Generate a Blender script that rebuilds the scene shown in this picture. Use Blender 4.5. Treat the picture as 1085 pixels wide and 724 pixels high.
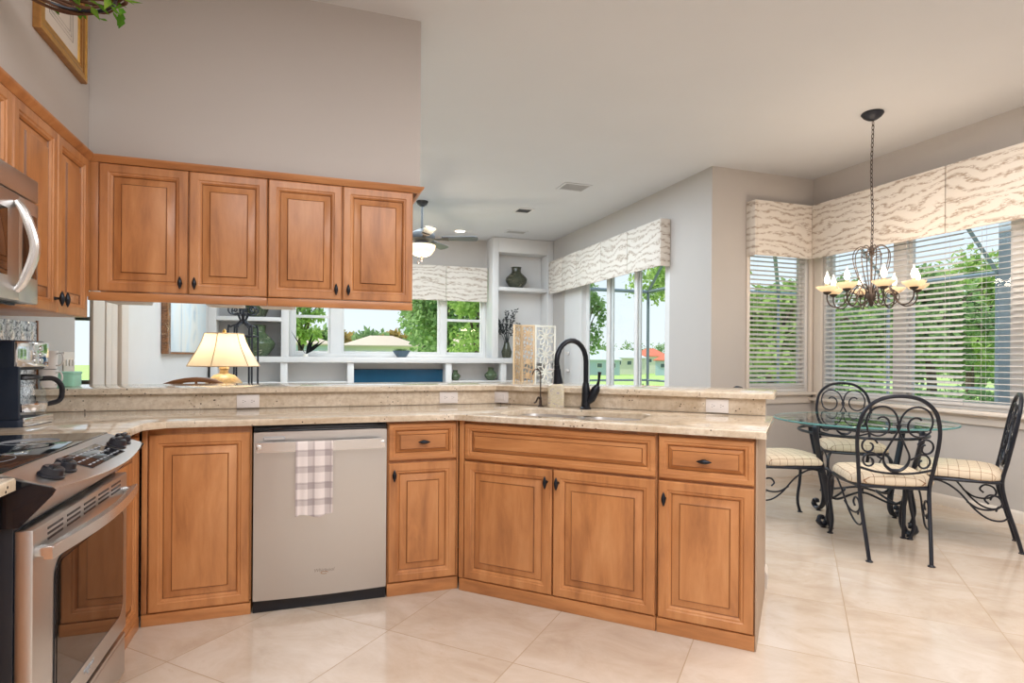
import bpy, bmesh, math, random
from math import sin, cos, pi, radians, sqrt
from mathutils import Vector, Matrix, Euler

# ------------------------------------------------------------------ clear
for o in list(bpy.data.objects):
    bpy.data.objects.remove(o)
SC = bpy.context.scene
COL = SC.collection
RND = random.Random(7)
R2 = sqrt(2.0)

# ------------------------------------------------------------------ camera
CAM_Z = 1.19
cd = bpy.data.cameras.new('camera')
cam = bpy.data.objects.new('camera', cd)
COL.objects.link(cam)
yaw, roll = 0.330358, 0.00715
Rv = Vector((cos(yaw), -sin(yaw), 0)); Fv = Vector((sin(yaw), cos(yaw), 0)); Uv = Vector((0, 0, 1))
rt = Rv * cos(roll) + Uv * sin(roll)
up = Uv * cos(roll) - Rv * sin(roll)
cam.matrix_world = Matrix(((rt.x, up.x, -Fv.x, 0), (rt.y, up.y, -Fv.y, 0), (rt.z, up.z, -Fv.z, CAM_Z), (0, 0, 0, 1)))
cd.sensor_width = 36.0
cd.lens = 619.2 / 1085 * 36
cd.shift_y = (378.97 - 362) / 1085
cd.clip_start = 0.05
cd.clip_end = 600
SC.camera = cam

# ------------------------------------------------------------------ world, sun, exposure
SC.view_settings.view_transform = 'Standard'
SC.view_settings.look = 'None'
SC.view_settings.exposure = 0.0
SC.view_settings.gamma = 1.0
SC.view_settings.use_curve_mapping = False
W = bpy.data.worlds.new('world'); SC.world = W
W.use_nodes = True
nt = W.node_tree; nt.nodes.clear()
wo = nt.nodes.new('ShaderNodeOutputWorld'); bg = nt.nodes.new('ShaderNodeBackground')
tc = nt.nodes.new('ShaderNodeTexCoord'); sx = nt.nodes.new('ShaderNodeSeparateXYZ')
rp = nt.nodes.new('ShaderNodeValToRGB')
rp.color_ramp.elements[0].position = 0.0; rp.color_ramp.elements[0].color = (0.86, 0.92, 0.95, 1)
rp.color_ramp.elements[1].position = 0.55; rp.color_ramp.elements[1].color = (0.50, 0.72, 0.95, 1)
e = rp.color_ramp.elements.new(0.12); e.color = (0.80, 0.90, 0.97, 1)
nt.links.new(tc.outputs['Generated'], sx.inputs[0]); nt.links.new(sx.outputs['Z'], rp.inputs[0])
nt.links.new(rp.outputs[0], bg.inputs['Color']); bg.inputs['Strength'].default_value = 1.15
nt.links.new(bg.outputs[0], wo.inputs['Surface'])

def lamp(name, kind, loc, energy, color=(1, 1, 1), size=0.1, rot=(0, 0, 0), parent=None, size_y=None, spot=None):
    l = bpy.data.lights.new(name, kind); l.energy = energy; l.color = color
    if kind == 'AREA':
        l.size = size
        if size_y: l.shape = 'RECTANGLE'; l.size_y = size_y
    elif kind == 'SUN': l.angle = size
    else: l.shadow_soft_size = size
    if spot: l.spot_size = spot; l.spot_blend = 0.9
    o = bpy.data.objects.new(name, l); COL.objects.link(o)
    o.location = loc; o.rotation_euler = rot; o.parent = parent
    return o
sun = lamp('sun', 'SUN', (0, 0, 30), 4.6, (1.0, 0.95, 0.86), radians(1.5), (0, radians(-38), radians(-15)))
# large soft fill added below the kitchen ceiling, standing in for unmodelled fixtures
lamp('kitchen_fill_light', 'AREA', (0.6, -0.2, 3.02), 150, (0.97, 0.975, 1.0), 3.0, (0, 0, 0), None, 2.6)
lamp('living_fill_light', 'AREA', (1.2, 6.2, 3.02), 155, (0.74, 0.88, 1.0), 3.0, (0, 0, 0), None, 3.0)  # unseen cool fill added to brighten the living room, no fixture here
lamp('breakfast_fill_light', 'AREA', (3.3, 1.6, 3.02), 70, (1.0, 0.91, 0.84), 1.6, (0, 0, 0), None, 2.0)  # unseen warm fill added over the breakfast area, apart from the chandelier

# ------------------------------------------------------------------ materials
def srgb(r, g, b):
    f = lambda c: (c / 255 / 12.92) if c / 255 <= 0.04045 else ((c / 255 + 0.055) / 1.055) ** 2.4
    return (f(r), f(g), f(b), 1)

class NT:
    def __init__(s, name):
        s.m = bpy.data.materials.new(name); s.m.use_nodes = True
        s.t = s.m.node_tree; s.t.nodes.clear()
        s.out = s.n('ShaderNodeOutputMaterial')
    def n(s, typ, **kw):
        x = s.t.nodes.new(typ)
        for k, v in kw.items(): setattr(x, k, v)
        return x
    def l(s, a, b): s.t.links.new(a, b)
    def math(s, op, a, b=None, c=None):
        x = s.n('ShaderNodeMath', operation=op)
        for i, v in enumerate((a, b, c)):
            if v is None: continue
            if isinstance(v, (int, float)): x.inputs[i].default_value = v
            else: s.l(v, x.inputs[i])
        return x.outputs[0]
    def coord(s, scale=(1, 1, 1), rot=(0, 0, 0), which='Object', rand=False):
        c = s.n('ShaderNodeTexCoord'); mp = s.n('ShaderNodeMapping')
        src = c.outputs[which]
        if rand:
            oi = s.n('ShaderNodeObjectInfo'); ad = s.n('ShaderNodeVectorMath', operation='ADD')
            mu = s.math('MULTIPLY', oi.outputs['Random'], 37.0)
            s.l(src, ad.inputs[0]); s.l(mu, ad.inputs[1]); src = ad.outputs[0]
        s.l(src, mp.inputs['Vector'])
        mp.inputs['Scale'].default_value = scale; mp.inputs['Rotation'].default_value = rot
        return mp.outputs[0]
    def noise(s, vec, scale, detail=4, rough=0.55, dist=0.0):
        x = s.n('ShaderNodeTexNoise'); s.l(vec, x.inputs['Vector'])
        x.inputs['Scale'].default_value = scale; x.inputs['Detail'].default_value = detail
        x.inputs['Roughness'].default_value = rough; x.inputs['Distortion'].default_value = dist
        return x.outputs[0]
    def ramp(s, fac, stops, interp='LINEAR'):
        x = s.n('ShaderNodeValToRGB'); x.color_ramp.interpolation = interp
        els = x.color_ramp.elements
        while len(els) > 1: els.remove(els[-1])
        els[0].position = stops[0][0]; els[0].color = stops[0][1]
        for p, c in stops[1:]:
            q = els.new(p); q.color = c
        s.l(fac, x.inputs[0]); return x.outputs[0]
    def mix(s, fac, a, b, blend='MIX'):
        x = s.n('ShaderNodeMix', data_type='RGBA', blend_type=blend)
        for i, v in ((0, fac), (6, a), (7, b)):
            if isinstance(v, (int, float, tuple)): x.inputs[i].default_value = v
            else: s.l(v, x.inputs[i])
        return x.outputs[2]
    def bump(s, h, strength=0.2, dist=0.002):
        x = s.n('ShaderNodeBump'); x.inputs['Strength'].default_value = strength; x.inputs['Distance'].default_value = dist
        s.l(h, x.inputs['Height']); return x.outputs[0]
    def bsdf(s, color, rough=0.5, metal=0.0, normal=None, **kw):
        p = s.n('ShaderNodeBsdfPrincipled')
        if isinstance(color, tuple): p.inputs['Base Color'].default_value = color
        else: s.l(color, p.inputs['Base Color'])
        if isinstance(rough, (int, float)): p.inputs['Roughness'].default_value = rough
        else: s.l(rough, p.inputs['Roughness'])
        p.inputs['Metallic'].default_value = metal
        if normal is not None: s.l(normal, p.inputs['Normal'])
        for k, v in kw.items():
            p.inputs[k.replace('_', ' ')].default_value = v
        s.l(p.outputs[0], s.out.inputs['Surface']); return p

MAT = {}
def plain(name, col, rough=0.5, metal=0.0, var=0.06, scale=6.0, **kw):
    """single colour with a faint mottling"""
    t = NT(name); v = t.coord()
    f = t.noise(v, scale, 3)
    d = tuple(c * (1 - var) for c in col[:3]) + (1,); h = tuple(min(1, c * (1 + var)) for c in col[:3]) + (1,)
    t.bsdf(t.ramp(f, [(0.3, d), (0.7, h)]), rough, metal, **kw)
    MAT[name] = t.m; return t.m

def wood(name, dark, mid, light, axis='z', rough=0.34):
    t = NT(name)
    sc = {'z': (5.5, 5.5, 0.9), 'x': (0.9, 5.5, 5.5)}[axis]
    v = t.coord(sc, rand=True)
    g = t.noise(v, 2.6, 7, 0.6, 0.35)
    sc2 = {'z': (60, 60, 2.2), 'x': (2.2, 60, 60)}[axis]
    fine = t.noise(t.coord(sc2, rand=True), 3.0, 3, 0.6)
    blot = t.noise(t.coord((1, 1, 1), rand=True), 3.2, 3, 0.5)
    c = t.ramp(g, [(0.28, dark), (0.5, mid), (0.74, light)])
    c = t.mix(t.math('MULTIPLY', fine, 0.12), c, dark)
    c = t.mix(t.math('MULTIPLY', t.ramp(blot, [(0.45, (0, 0, 0, 1)), (0.7, (1, 1, 1, 1))]), 0.28), c, dark)
    p = t.bsdf(c, rough, 0.0, t.bump(fine, 0.06, 0.001))
    p.inputs['Coat Weight'].default_value = 0.10; p.inputs['Coat Roughness'].default_value = 0.18
    MAT[name] = t.m
wd = (srgb(158, 103, 62), srgb(193, 131, 80), srgb(211, 152, 100))
wood('wood', *wd); wood('wood_across', *wd, axis='x')
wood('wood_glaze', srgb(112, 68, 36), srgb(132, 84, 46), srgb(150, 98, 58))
wood('rattan', srgb(110, 66, 30), srgb(150, 96, 50), srgb(176, 124, 74), 'x', 0.5)
wood('bleached_wood', srgb(196, 160, 120), srgb(214, 180, 140), srgb(226, 198, 162), 'z', 0.6)
wood('bark', srgb(60, 48, 38), srgb(84, 70, 56), srgb(110, 94, 78), 'z', 0.9)

def granite():
    t = NT('granite'); v = t.coord((1, 1, 1))
    vs = t.coord((0.55, 2.2, 2.0), (0, 0, 0.5))
    big = t.noise(vs, 2.2, 5, 0.6, 0.8)
    c = t.ramp(big, [(0.30, srgb(186, 165, 138)), (0.47, srgb(211, 195, 172)), (0.62, srgb(224, 211, 192)), (0.8, srgb(200, 179, 152))])
    med = t.noise(v, 34, 5, 0.7)
    c = t.mix(t.ramp(med, [(0.42, (0, 0, 0, 1)), (0.66, (0.5, 0.5, 0.5, 1))]), c, srgb(166, 142, 116))
    vo = t.n('ShaderNodeTexVoronoi'); t.l(t.coord((1, 1, 1)), vo.inputs['Vector']); vo.inputs['Scale'].default_value = 46
    sp = t.ramp(vo.outputs['Distance'], [(0.0, (1, 1, 1, 1)), (0.14, (1, 1, 1, 1)), (0.2, (0, 0, 0, 1))])
    patch = t.ramp(t.noise(v, 9, 3), [(0.52, (0, 0, 0, 1)), (0.60, (1, 1, 1, 1))])
    c = t.mix(t.math('MULTIPLY', sp, patch), c, srgb(62, 50, 44))
    t.bsdf(c, 0.07, 0.0); MAT['granite'] = t.m
granite()

def travertine():
    t = NT('travertine')
    co = t.n('ShaderNodeTexCoord'); mp = t.n('ShaderNodeMapping'); t.l(co.outputs['Object'], mp.inputs['Vector'])
    mp.inputs['Rotation'].default_value = (0, 0, radians(-45))   # x -> u
    sp = t.n('ShaderNodeSeparateXYZ')
    mp.inputs['Rotation'].default_value = (0, 0, radians(45))
    t.l(mp.outputs[0], sp.inputs[0])
    # rotated by +45: X' = (x-y)/sqrt2 = v ; Y' = (x+y)/sqrt2 = u
    def lines(val, off):
        a = t.math('DIVIDE', t.math('SUBTRACT', val, off), 0.6)
        fr = t.math('ABSOLUTE', t.math('SUBTRACT', t.math('FRACT', a), 0.5))
        return t.math('GREATER_THAN', fr, 0.5 - 0.0032), t.math('FLOOR', a)
    l1, i1 = lines(sp.outputs['X'], 0.21 - 6.0)
    l2, i2 = lines(sp.outputs['Y'], 0.25 - 6.0)
    joint = t.math('MAXIMUM', l1, l2)
    cell = t.n('ShaderNodeCombineXYZ'); t.l(i1, cell.inputs[0]); t.l(i2, cell.inputs[1])
    wn = t.n('ShaderNodeTexWhiteNoise', noise_dimensions='3D'); t.l(cell.outputs[0], wn.inputs['Vector'])
    ad = t.n('ShaderNodeVectorMath', operation='MULTIPLY_ADD'); t.l(wn.outputs['Color'], ad.inputs[0])
    ad.inputs[1].default_value = (9, 9, 9); t.l(mp.outputs[0], ad.inputs[2])
    st = t.n('ShaderNodeMapping'); t.l(ad.outputs[0], st.inputs['Vector']); st.inputs['Scale'].default_value = (1, 1.5, 1)
    n1 = t.noise(st.outputs[0], 2.6, 8, 0.66, 0.5)
    c = t.ramp(n1, [(0.28, srgb(184, 165, 146)), (0.46, srgb(198, 182, 165)), (0.6, srgb(207, 194, 180)), (0.78, srgb(192, 173, 152))])
    tint = t.mix(t.math('MULTIPLY', wn.outputs['Value'], 0.22), c, srgb(190, 170, 148))
    vein = t.noise(st.outputs[0], 7, 6, 0.7, 1.5)
    tint = t.mix(t.ramp(vein, [(0.60, (0, 0, 0, 1)), (0.72, (0.4, 0.4, 0.4, 1))]), tint, srgb(182, 160, 138))
    c = t.mix(joint, tint, srgb(160, 138, 112))
    rough = t.math('ADD', t.math('MULTIPLY', joint, 0.5), 0.13)
    t.bsdf(c, rough, 0.0, Specular_IOR_Level=0.45); MAT['travertine'] = t.m
travertine()

plain('wall_paint', srgb(193, 187, 182), 0.6, var=0.012, scale=2)
plain('ceiling_paint', srgb(214, 214, 216), 0.8, var=0.012, scale=2)
plain('white_paint', srgb(226, 224, 222), 0.35, var=0.01)
plain('trim_paint', srgb(224, 214, 203), 0.4, var=0.01)
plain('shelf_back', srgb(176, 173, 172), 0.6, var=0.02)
plain('iron', (0.011, 0.014, 0.024, 1), 0.33, 0.3, Specular_IOR_Level=0.6)
plain('bronze', (0.016, 0.019, 0.026, 1), 0.3, 0.6)
plain('oil_bronze', (0.10, 0.072, 0.06, 1), 0.25, 0.7)
plain('aged_iron', (0.075, 0.055, 0.045, 1), 0.4, 0.6)
plain('fan_metal', (0.06, 0.06, 0.062, 1), 0.45, 0.4)
plain('fan_blade', (0.075, 0.075, 0.08, 1), 0.35)
plain('black_gloss', (0.008, 0.009, 0.012, 1), 0.06)
plain('black_plastic', (0.008, 0.009, 0.014, 1), 0.28)
plain('navy_plastic', (0.011, 0.022, 0.045, 1), 0.4)
plain('grey_print', (0.35, 0.37, 0.4, 1), 0.5)
plain('white_plastic', srgb(232, 226, 222), 0.3, var=0.01)
plain('socket_dark', (0.12, 0.1, 0.09, 1), 0.5)
plain('gold', srgb(206, 160, 82), 0.3, 0.65, var=0.12, scale=30)
plain('gold_dark', srgb(168, 120, 66), 0.35, 0.6, var=0.15, scale=40)
plain('paper', srgb(222, 214, 204), 0.7, var=0.02)
plain('ink', srgb(150, 142, 134), 0.8)
plain('mint', srgb(150, 205, 180), 0.3)
plain('candle_sleeve', srgb(214, 184, 140), 0.5)
plain('teal_screen', srgb(24, 84, 118), 0.12, var=0.1, scale=3)
plain('screen_bezel', (0.02, 0.05, 0.09, 1), 0.25)
plain('stucco', srgb(214, 210, 200), 0.9)
plain('stucco_cool', srgb(176, 192, 206), 0.8)
plain('tile_roof', srgb(206, 186, 164), 0.8, var=0.1, scale=9)
plain('grey_roof', srgb(196, 200, 200), 0.8, var=0.1, scale=9)
plain('red_roof', srgb(205, 112, 84), 0.8, var=0.12, scale=9)
plain('dark_pane', srgb(80, 96, 108), 0.1)
plain('cage_metal', srgb(120, 132, 140), 0.4, 0.4)
plain('linen_white', srgb(244, 236, 222), 0.8)
plain('twig', srgb(96, 64, 44), 0.8, var=0.2, scale=30)
plain('dry_branch', (0.03, 0.035, 0.035, 1), 0.7)
plain('bluegrey_bowl', srgb(84, 104, 118), 0.3)
plain('lamp_base', srgb(206, 176, 128), 0.3, var=0.2, scale=40)
plain('patio', srgb(206, 204, 198), 0.8)
plain('taupe', srgb(172, 148, 126), 0.5)

def stainless(name, col, rough, axis):
    t = NT(name)
    f = t.noise(t.coord(), 3.0, 2)
    r = t.math('ADD', t.math('MULTIPLY', f, 0.04), rough)
    p = t.bsdf(col, r, 1.0)
    MAT[name] = t.m
stainless('stainless', (0.64, 0.63, 0.62, 1), 0.30, 'x')
stainless('bright_steel', (0.80, 0.79, 0.78, 1), 0.24, 'x')
stainless('chrome', (0.8, 0.8, 0.82, 1), 0.06, 'x')

def glass(name, tint, refl=1.0, ior=1.45):
    t = NT(name)
    tr = t.n('ShaderNodeBsdfTransparent'); tr.inputs[0].default_value = tint
    gl = t.n('ShaderNodeBsdfGlossy'); gl.inputs['Roughness'].default_value = 0.0
    fr = t.n('ShaderNodeFresnel'); fr.inputs[0].default_value = ior
    ge = t.n('ShaderNodeNewGeometry')
    front = t.math('SUBTRACT', 1.0, ge.outputs['Backfacing'])   # the far face of a thin pane adds no mirror of its own
    mx = t.n('ShaderNodeMixShader'); t.l(t.math('MULTIPLY', t.math('MULTIPLY', fr.outputs[0], refl), front), mx.inputs[0])
    t.l(tr.outputs[0], mx.inputs[1]); t.l(gl.outputs[0], mx.inputs[2]); t.l(mx.outputs[0], t.out.inputs['Surface'])
    MAT[name] = t.m
glass('window_glass', (0.975, 0.99, 0.99, 1), 0.6)
glass('table_glass', (0.90, 0.97, 0.95, 1), 1.0)
glass('carafe_glass', (0.90, 0.94, 0.97, 1), 1.2)
plain('glass_edge', srgb(96, 150, 150), 0.1)

def oven_glass():
    t = NT('oven_glass'); t.bsdf((0.10, 0.075, 0.06, 1), 0.03, 0.85); MAT['oven_glass'] = t.m
oven_glass()

def emit(name, col, strength, base=None):
    t = NT(name); v = t.coord(); f = t.noise(v, 5, 2)
    p = t.bsdf(base or col, 0.5)
    p.inputs['Emission Color'].default_value = col; p.inputs['Emission Strength'].default_value = strength
    MAT[name] = t.m
emit('bulb', (1.0, 0.90, 0.72, 1), 4.0)
emit('lit_bowl', (1.0, 0.78, 0.52, 1), 0.9, srgb(240, 214, 176))
emit('downlight', (1.0, 0.93, 0.8, 1), 5.0)
def shade_mat(name, c1, c2):
    t = NT(name)
    d = t.n('ShaderNodeBsdfDiffuse'); d.inputs[0].default_value = c1
    tl = t.n('ShaderNodeBsdfTranslucent'); tl.inputs[0].default_value = c2
    mx = t.n('ShaderNodeMixShader'); mx.inputs[0].default_value = 0.5
    t.l(d.outputs[0], mx.inputs[1]); t.l(tl.outputs[0], mx.inputs[2]); t.l(mx.outputs[0], t.out.inputs['Surface'])
    MAT[name] = t.m
shade_mat('lampshade', srgb(246, 232, 206), srgb(250, 232, 200))
shade_mat('slat', srgb(244, 240, 236), srgb(236, 236, 236))
shade_mat('alabaster', srgb(248, 236, 218), srgb(250, 236, 214))

def grid_mat(name, base, lines, pitch, width, axes=('X', 'Y'), lines2=None, which='Object'):
    t = NT(name); c = t.n('ShaderNodeTexCoord'); s = t.n('ShaderNodeSeparateXYZ'); t.l(c.outputs[which], s.inputs[0])
    def ln(ax, off=0.0, w=width, p=pitch):
        a = t.math('FRACT', t.math('ADD', t.math('DIVIDE', s.outputs[ax], p), 50.0 + off))
        return t.math('LESS_THAN', a, w)
    fab = t.noise(t.coord(), 90, 2)
    col = t.mix(t.math('MULTIPLY', fab, 0.25), base, tuple(x * 0.8 for x in base[:3]) + (1,))
    col = t.mix(t.math('MAXIMUM', ln(axes[0]), ln(axes[1])), col, lines)
    if lines2:
        w2 = 0.42
        sm = t.math('MULTIPLY', t.math('ADD', ln(axes[0], 0.3, w2), ln(axes[1], 0.3, w2)), 0.42)
        col = t.mix(sm, col, lines2)
    t.bsdf(col, 0.85, 0.0); MAT[name] = t.m
grid_mat('seat_plaid', srgb(220, 204, 180), srgb(140, 104, 74), 0.055, 0.05)
grid_mat('towel_plaid', srgb(228, 218, 214), srgb(196, 184, 182), 0.075, 0.06, ('X', 'Z'), srgb(150, 138, 138))
grid_mat('glass_tile', srgb(196, 200, 202), srgb(120, 122, 124), 0.1, 0.03, ('Y', 'Z'))

def speckle_tile():
    t = NT('speckle_tile'); v = t.coord()
    n1 = t.noise(v, 70, 4, 0.7, 0.6)
    c = t.ramp(n1, [(0.40, srgb(92, 98, 104)), (0.5, srgb(196, 202, 206)), (0.62, srgb(236, 238, 238))])
    t.bsdf(c, 0.1); MAT['speckle_tile'] = t.m
speckle_tile()

def valance_mat(name, horiz):
    t = NT(name); v = t.coord((1, 1, 1))
    c = t.n('ShaderNodeTexCoord'); s = t.n('ShaderNodeSeparateXYZ'); t.l(c.outputs['Object'], s.inputs[0])
    h = s.outputs[horiz]
    big = t.noise(t.coord({'X': (1.0, 0.2, 1.6), 'Y': (0.2, 1.0, 1.6)}[horiz]), 2.4, 3, 0.5, 0.3)
    fine = t.noise(t.coord({'X': (15, 15, 60), 'Y': (15, 15, 60)}[horiz]), 1.6, 4, 0.7)
    ph = t.math('ADD', t.math('MULTIPLY', s.outputs['Z'], 13.0), t.math('MULTIPLY', big, 4.5))
    ph = t.math('ADD', ph, t.math('MULTIPLY', fine, 0.45))
    st = t.math('ABSOLUTE', t.math('SUBTRACT', t.math('FRACT', ph), 0.5))
    band = t.ramp(st, [(0.22, (0, 0, 0, 1)), (0.42, (1, 1, 1, 1))])
    br = t.ramp(fine, [(0.43, (0.0, 0.0, 0.0, 1)), (0.54, (1, 1, 1, 1))])
    col = t.mix(t.math('MULTIPLY', t.math('MULTIPLY', band, br), 0.9), srgb(228, 220, 210), srgb(172, 152, 134))
    t.bsdf(col, 0.85); MAT[name] = t.m
valance_mat('valance_x', 'X'); valance_mat('valance_y', 'Y')

def leaf_mat(name, a, b, c):
    t = NT(name)
    n = t.noise(t.coord(), 1.3, 3, 0.6); n2 = t.noise(t.coord(), 9, 2, 0.6)
    f = t.math('ADD', t.math('MULTIPLY', n, 0.5), t.math('MULTIPLY', n2, 0.5))
    col = t.ramp(f, [(0.36, a), (0.5, b), (0.64, c)])
    d = t.n('ShaderNodeBsdfDiffuse'); t.l(col, d.inputs[0])
    tl = t.n('ShaderNodeBsdfTranslucent'); t.l(col, tl.inputs[0])
    mx = t.n('ShaderNodeMixShader'); mx.inputs[0].default_value = 0.45
    t.l(d.outputs[0], mx.inputs[1]); t.l(tl.outputs[0], mx.inputs[2]); t.l(mx.outputs[0], t.out.inputs['Surface'])
    MAT[name] = t.m
leaf_mat('leaf_bright', srgb(112, 144, 76), srgb(158, 186, 104), srgb(206, 222, 150))
leaf_mat('leaf_mid', srgb(104, 136, 90), srgb(142, 170, 112), srgb(186, 206, 148))
leaf_mat('leaf_dark', srgb(80, 112, 76), srgb(112, 142, 94), srgb(150, 176, 118))
leaf_mat('leaf_autumn', srgb(140, 134, 72), srgb(186, 166, 96), srgb(202, 140, 84))
leaf_mat('leaf_ivy', srgb(66, 124, 42), srgb(112, 168, 62), srgb(178, 212, 96))

def lawn_mat():
    t = NT('lawn'); n = t.noise(t.coord(), 0.5, 6, 0.7)
    t.bsdf(t.ramp(n, [(0.3, srgb(140, 172, 86)), (0.5, srgb(176, 204, 112)), (0.72, srgb(206, 222, 142))]), 0.9)
    MAT['lawn'] = t.m
lawn_mat()
def jar_mat(name, a, b, c, sc=9):
    t = NT(name); n = t.noise(t.coord((1, 1, 2.4)), sc, 6, 0.7, 1.0)
    t.bsdf(t.ramp(n, [(0.32, a), (0.46, b), (0.56, a), (0.64, c)]), 0.14); MAT[name] = t.m
jar_mat('green_glaze', srgb(58, 76, 54), srgb(92, 108, 78), srgb(176, 178, 150))
jar_mat('brown_glaze', srgb(44, 50, 40), srgb(84, 86, 70), srgb(160, 150, 128))
jar_mat('soap_print', srgb(226, 218, 200), srgb(206, 198, 168), srgb(150, 140, 160), 40)
def art_mat():
    t = NT('abstract_paint'); n = t.noise(t.coord((1, 0.8, 0.5)), 2.4, 5, 0.6, 0.6)
    t.bsdf(t.ramp(n, [(0.3, srgb(188, 206, 218)), (0.48, srgb(222, 232, 236)), (0.62, srgb(232, 232, 226)), (0.78, srgb(150, 182, 206))]), 0.6)
    MAT['abstract_paint'] = t.m
art_mat()
jar_mat('frame_carve', srgb(96, 66, 48), srgb(164, 116, 78), srgb(216, 180, 140))

# ------------------------------------------------------------------ mesh builder
def catmull(pts, n=6, closed=False):
    P = [Vector(p) for p in pts]; out = []
    m = len(P)
    rng = range(m if closed else m - 1)
    for i in rng:
        p1, p2 = P[i], P[(i + 1) % m]
        p0 = P[i - 1] if (closed or i > 0) else p1 * 2 - p2
        p3 = P[(i + 2) % m] if (closed or i + 2 < m) else p2 * 2 - p1
        for k in range(n):
            t = k / n
            out.append(0.5 * ((2 * p1) + (p2 - p0) * t + (2 * p0 - 5 * p1 + 4 * p2 - p3) * t * t + (3 * p1 - p0 - 3 * p2 + p3) * t ** 3))
    if not closed: out.append(P[-1])
    return out

class MB:
    def __init__(s): s.bm = bmesh.new()
    def faces(s, vs, fs, m=0, M=None):
        bv = [s.bm.verts.new((M @ Vector(v)) if M else v) for v in vs]
        out = []
        for f in fs:
            try:
                q = s.bm.faces.new([bv[i] for i in f]); q.material_index = m; out.append(q)
            except ValueError: pass
        return bv, out
    def box(s, x0, x1, y0, y1, z0, z1, bev=0.0, m=0, M=None):
        vs = [(x, y, z) for z in (z0, z1) for y in (y0, y1) for x in (x0, x1)]
        fs = [(0, 2, 3, 1), (4, 5, 7, 6), (0, 1, 5, 4), (2, 6, 7, 3), (0, 4, 6, 2), (1, 3, 7, 5)]
        bv, bf = s.faces(vs, fs, m, M)
        if bev > 0:
            es = list({e for f in bf for e in f.edges})
            r = bmesh.ops.bevel(s.bm, geom=es, offset=bev, segments=2, profile=0.5, affect='EDGES', clamp_overlap=True)
            for f in r['faces']: f.material_index = m
        return s
    def loft(s, loops, m=0, cap0=True, cap1=True, closed=True, M=None, mats=None):
        rings = [[s.bm.verts.new((M @ Vector(p)) if M else p) for p in lp] for lp in loops]
        n = len(rings[0])
        for k in range(len(rings) - 1):
            a, b = rings[k], rings[k + 1]
            for i in range(n if closed else n - 1):
                j = (i + 1) % n
                try:
                    f = s.bm.faces.new((a[i], a[j], b[j], b[i])); f.material_index = mats[k] if mats else m
                except ValueError: pass
        if cap0 and closed:
            try: f = s.bm.faces.new(rings[0][::-1]); f.material_index = mats[0] if mats else m
            except ValueError: pass
        if cap1 and closed:
            try: f = s.bm.faces.new(rings[-1]); f.material_index = mats[-1] if mats else m
            except ValueError: pass
        return s
    def tube(s, pts, r, seg=8, closed=False, m=0, flat=1.0, M=None):
        P = [Vector(p) for p in pts]
        if M: P = [M @ p for p in P]
        n = len(P); rr = r if isinstance(r, (list, tuple)) else [r] * n
        T = []
        for i in range(n):
            a = P[i - 1] if (i > 0 or closed) else P[i]
            b = P[(i + 1) % n] if (i < n - 1 or closed) else P[i]
            d = (b - a); T.append(d.normalized() if d.length > 1e-9 else Vector((0, 0, 1)))
        ref = Vector((0, 0, 1)) if abs(T[0].z) < 0.9 else Vector((1, 0, 0))
        N = (ref - T[0] * ref.dot(T[0])).normalized(); loops = []
        for i in range(n):
            N = (N - T[i] * N.dot(T[i]))
            N = N.normalized() if N.length > 1e-6 else T[i].orthogonal().normalized()
            B = T[i].cross(N)
            loops.append([P[i] + (N * cos(2 * pi * k / seg) * flat + B * sin(2 * pi * k / seg)) * rr[i] for k in range(seg)])
        if closed:
            loops.append(loops[0]); s.loft(loops, m, False, False)
        else: s.loft(loops, m)
        return s
    def lathe(s, prof, seg=24, o=(0, 0, 0), M=None, m=0, mats=None):
        o = Vector(o)
        loops = [[o + Vector((r * cos(2 * pi * k / seg), r * sin(2 * pi * k / seg), z)) for k in range(seg)] for r, z in [(max(r, 1e-4), z) for r, z in prof]]
        return s.loft(loops, m, True, True, True, M, mats)
    def ball(s, c, r, seg=12, m=0, sc=(1, 1, 1), M=None):
        n = seg // 2
        loops = [[Vector(c) + Vector((r * sin(pi * i / n) * cos(2 * pi * k / seg) * sc[0], r * sin(pi * i / n) * sin(2 * pi * k / seg) * sc[1], -r * cos(pi * i / n) * sc[2])) for k in range(seg)] for i in range(1, n)]
        return s.loft(loops, m, True, True, True, M)
    def prism(s, poly, z0, z1, holes=(), bev=0.0, m=0, M=None):
        es = []; first = None
        for lp in [poly] + list(holes):
            vs = [s.bm.verts.new((p[0], p[1], z0)) for p in lp]
            first = first or vs
            es += [s.bm.edges.new((vs[i], vs[(i + 1) % len(vs)])) for i in range(len(vs))]
        if holes:
            r = bmesh.ops.triangle_fill(s.bm, use_beauty=True, use_dissolve=False, edges=es)
            fs = [g for g in r['geom'] if isinstance(g, bmesh.types.BMFace)]
        else:
            fs = [s.bm.faces.new(first)]
        r = bmesh.ops.extrude_face_region(s.bm, geom=fs)
        nv = [g for g in r['geom'] if isinstance(g, bmesh.types.BMVert)]
        for v in nv: v.co.z = z1
        allf = set(fs)
        for v in nv:
            for f in v.link_faces: allf.add(f)
        for f in allf: f.material_index = m
        if bev > 0:
            top = [e for e in {e for v in nv for e in v.link_edges} if len(e.link_faces) == 2 and abs(e.calc_face_angle(0)) > 0.6 and all(abs(v.co.z - z1) < 1e-6 for v in e.verts)]
            r = bmesh.ops.bevel(s.bm, geom=top, offset=bev, segments=3, profile=0.5, affect='EDGES', clamp_overlap=True)
            for f in r['faces']: f.material_index = m
        if M:
            bmesh.ops.transform(s.bm, matrix=M, verts=list({v for f in allf if f.is_valid for v in f.verts}))
        return s
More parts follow.
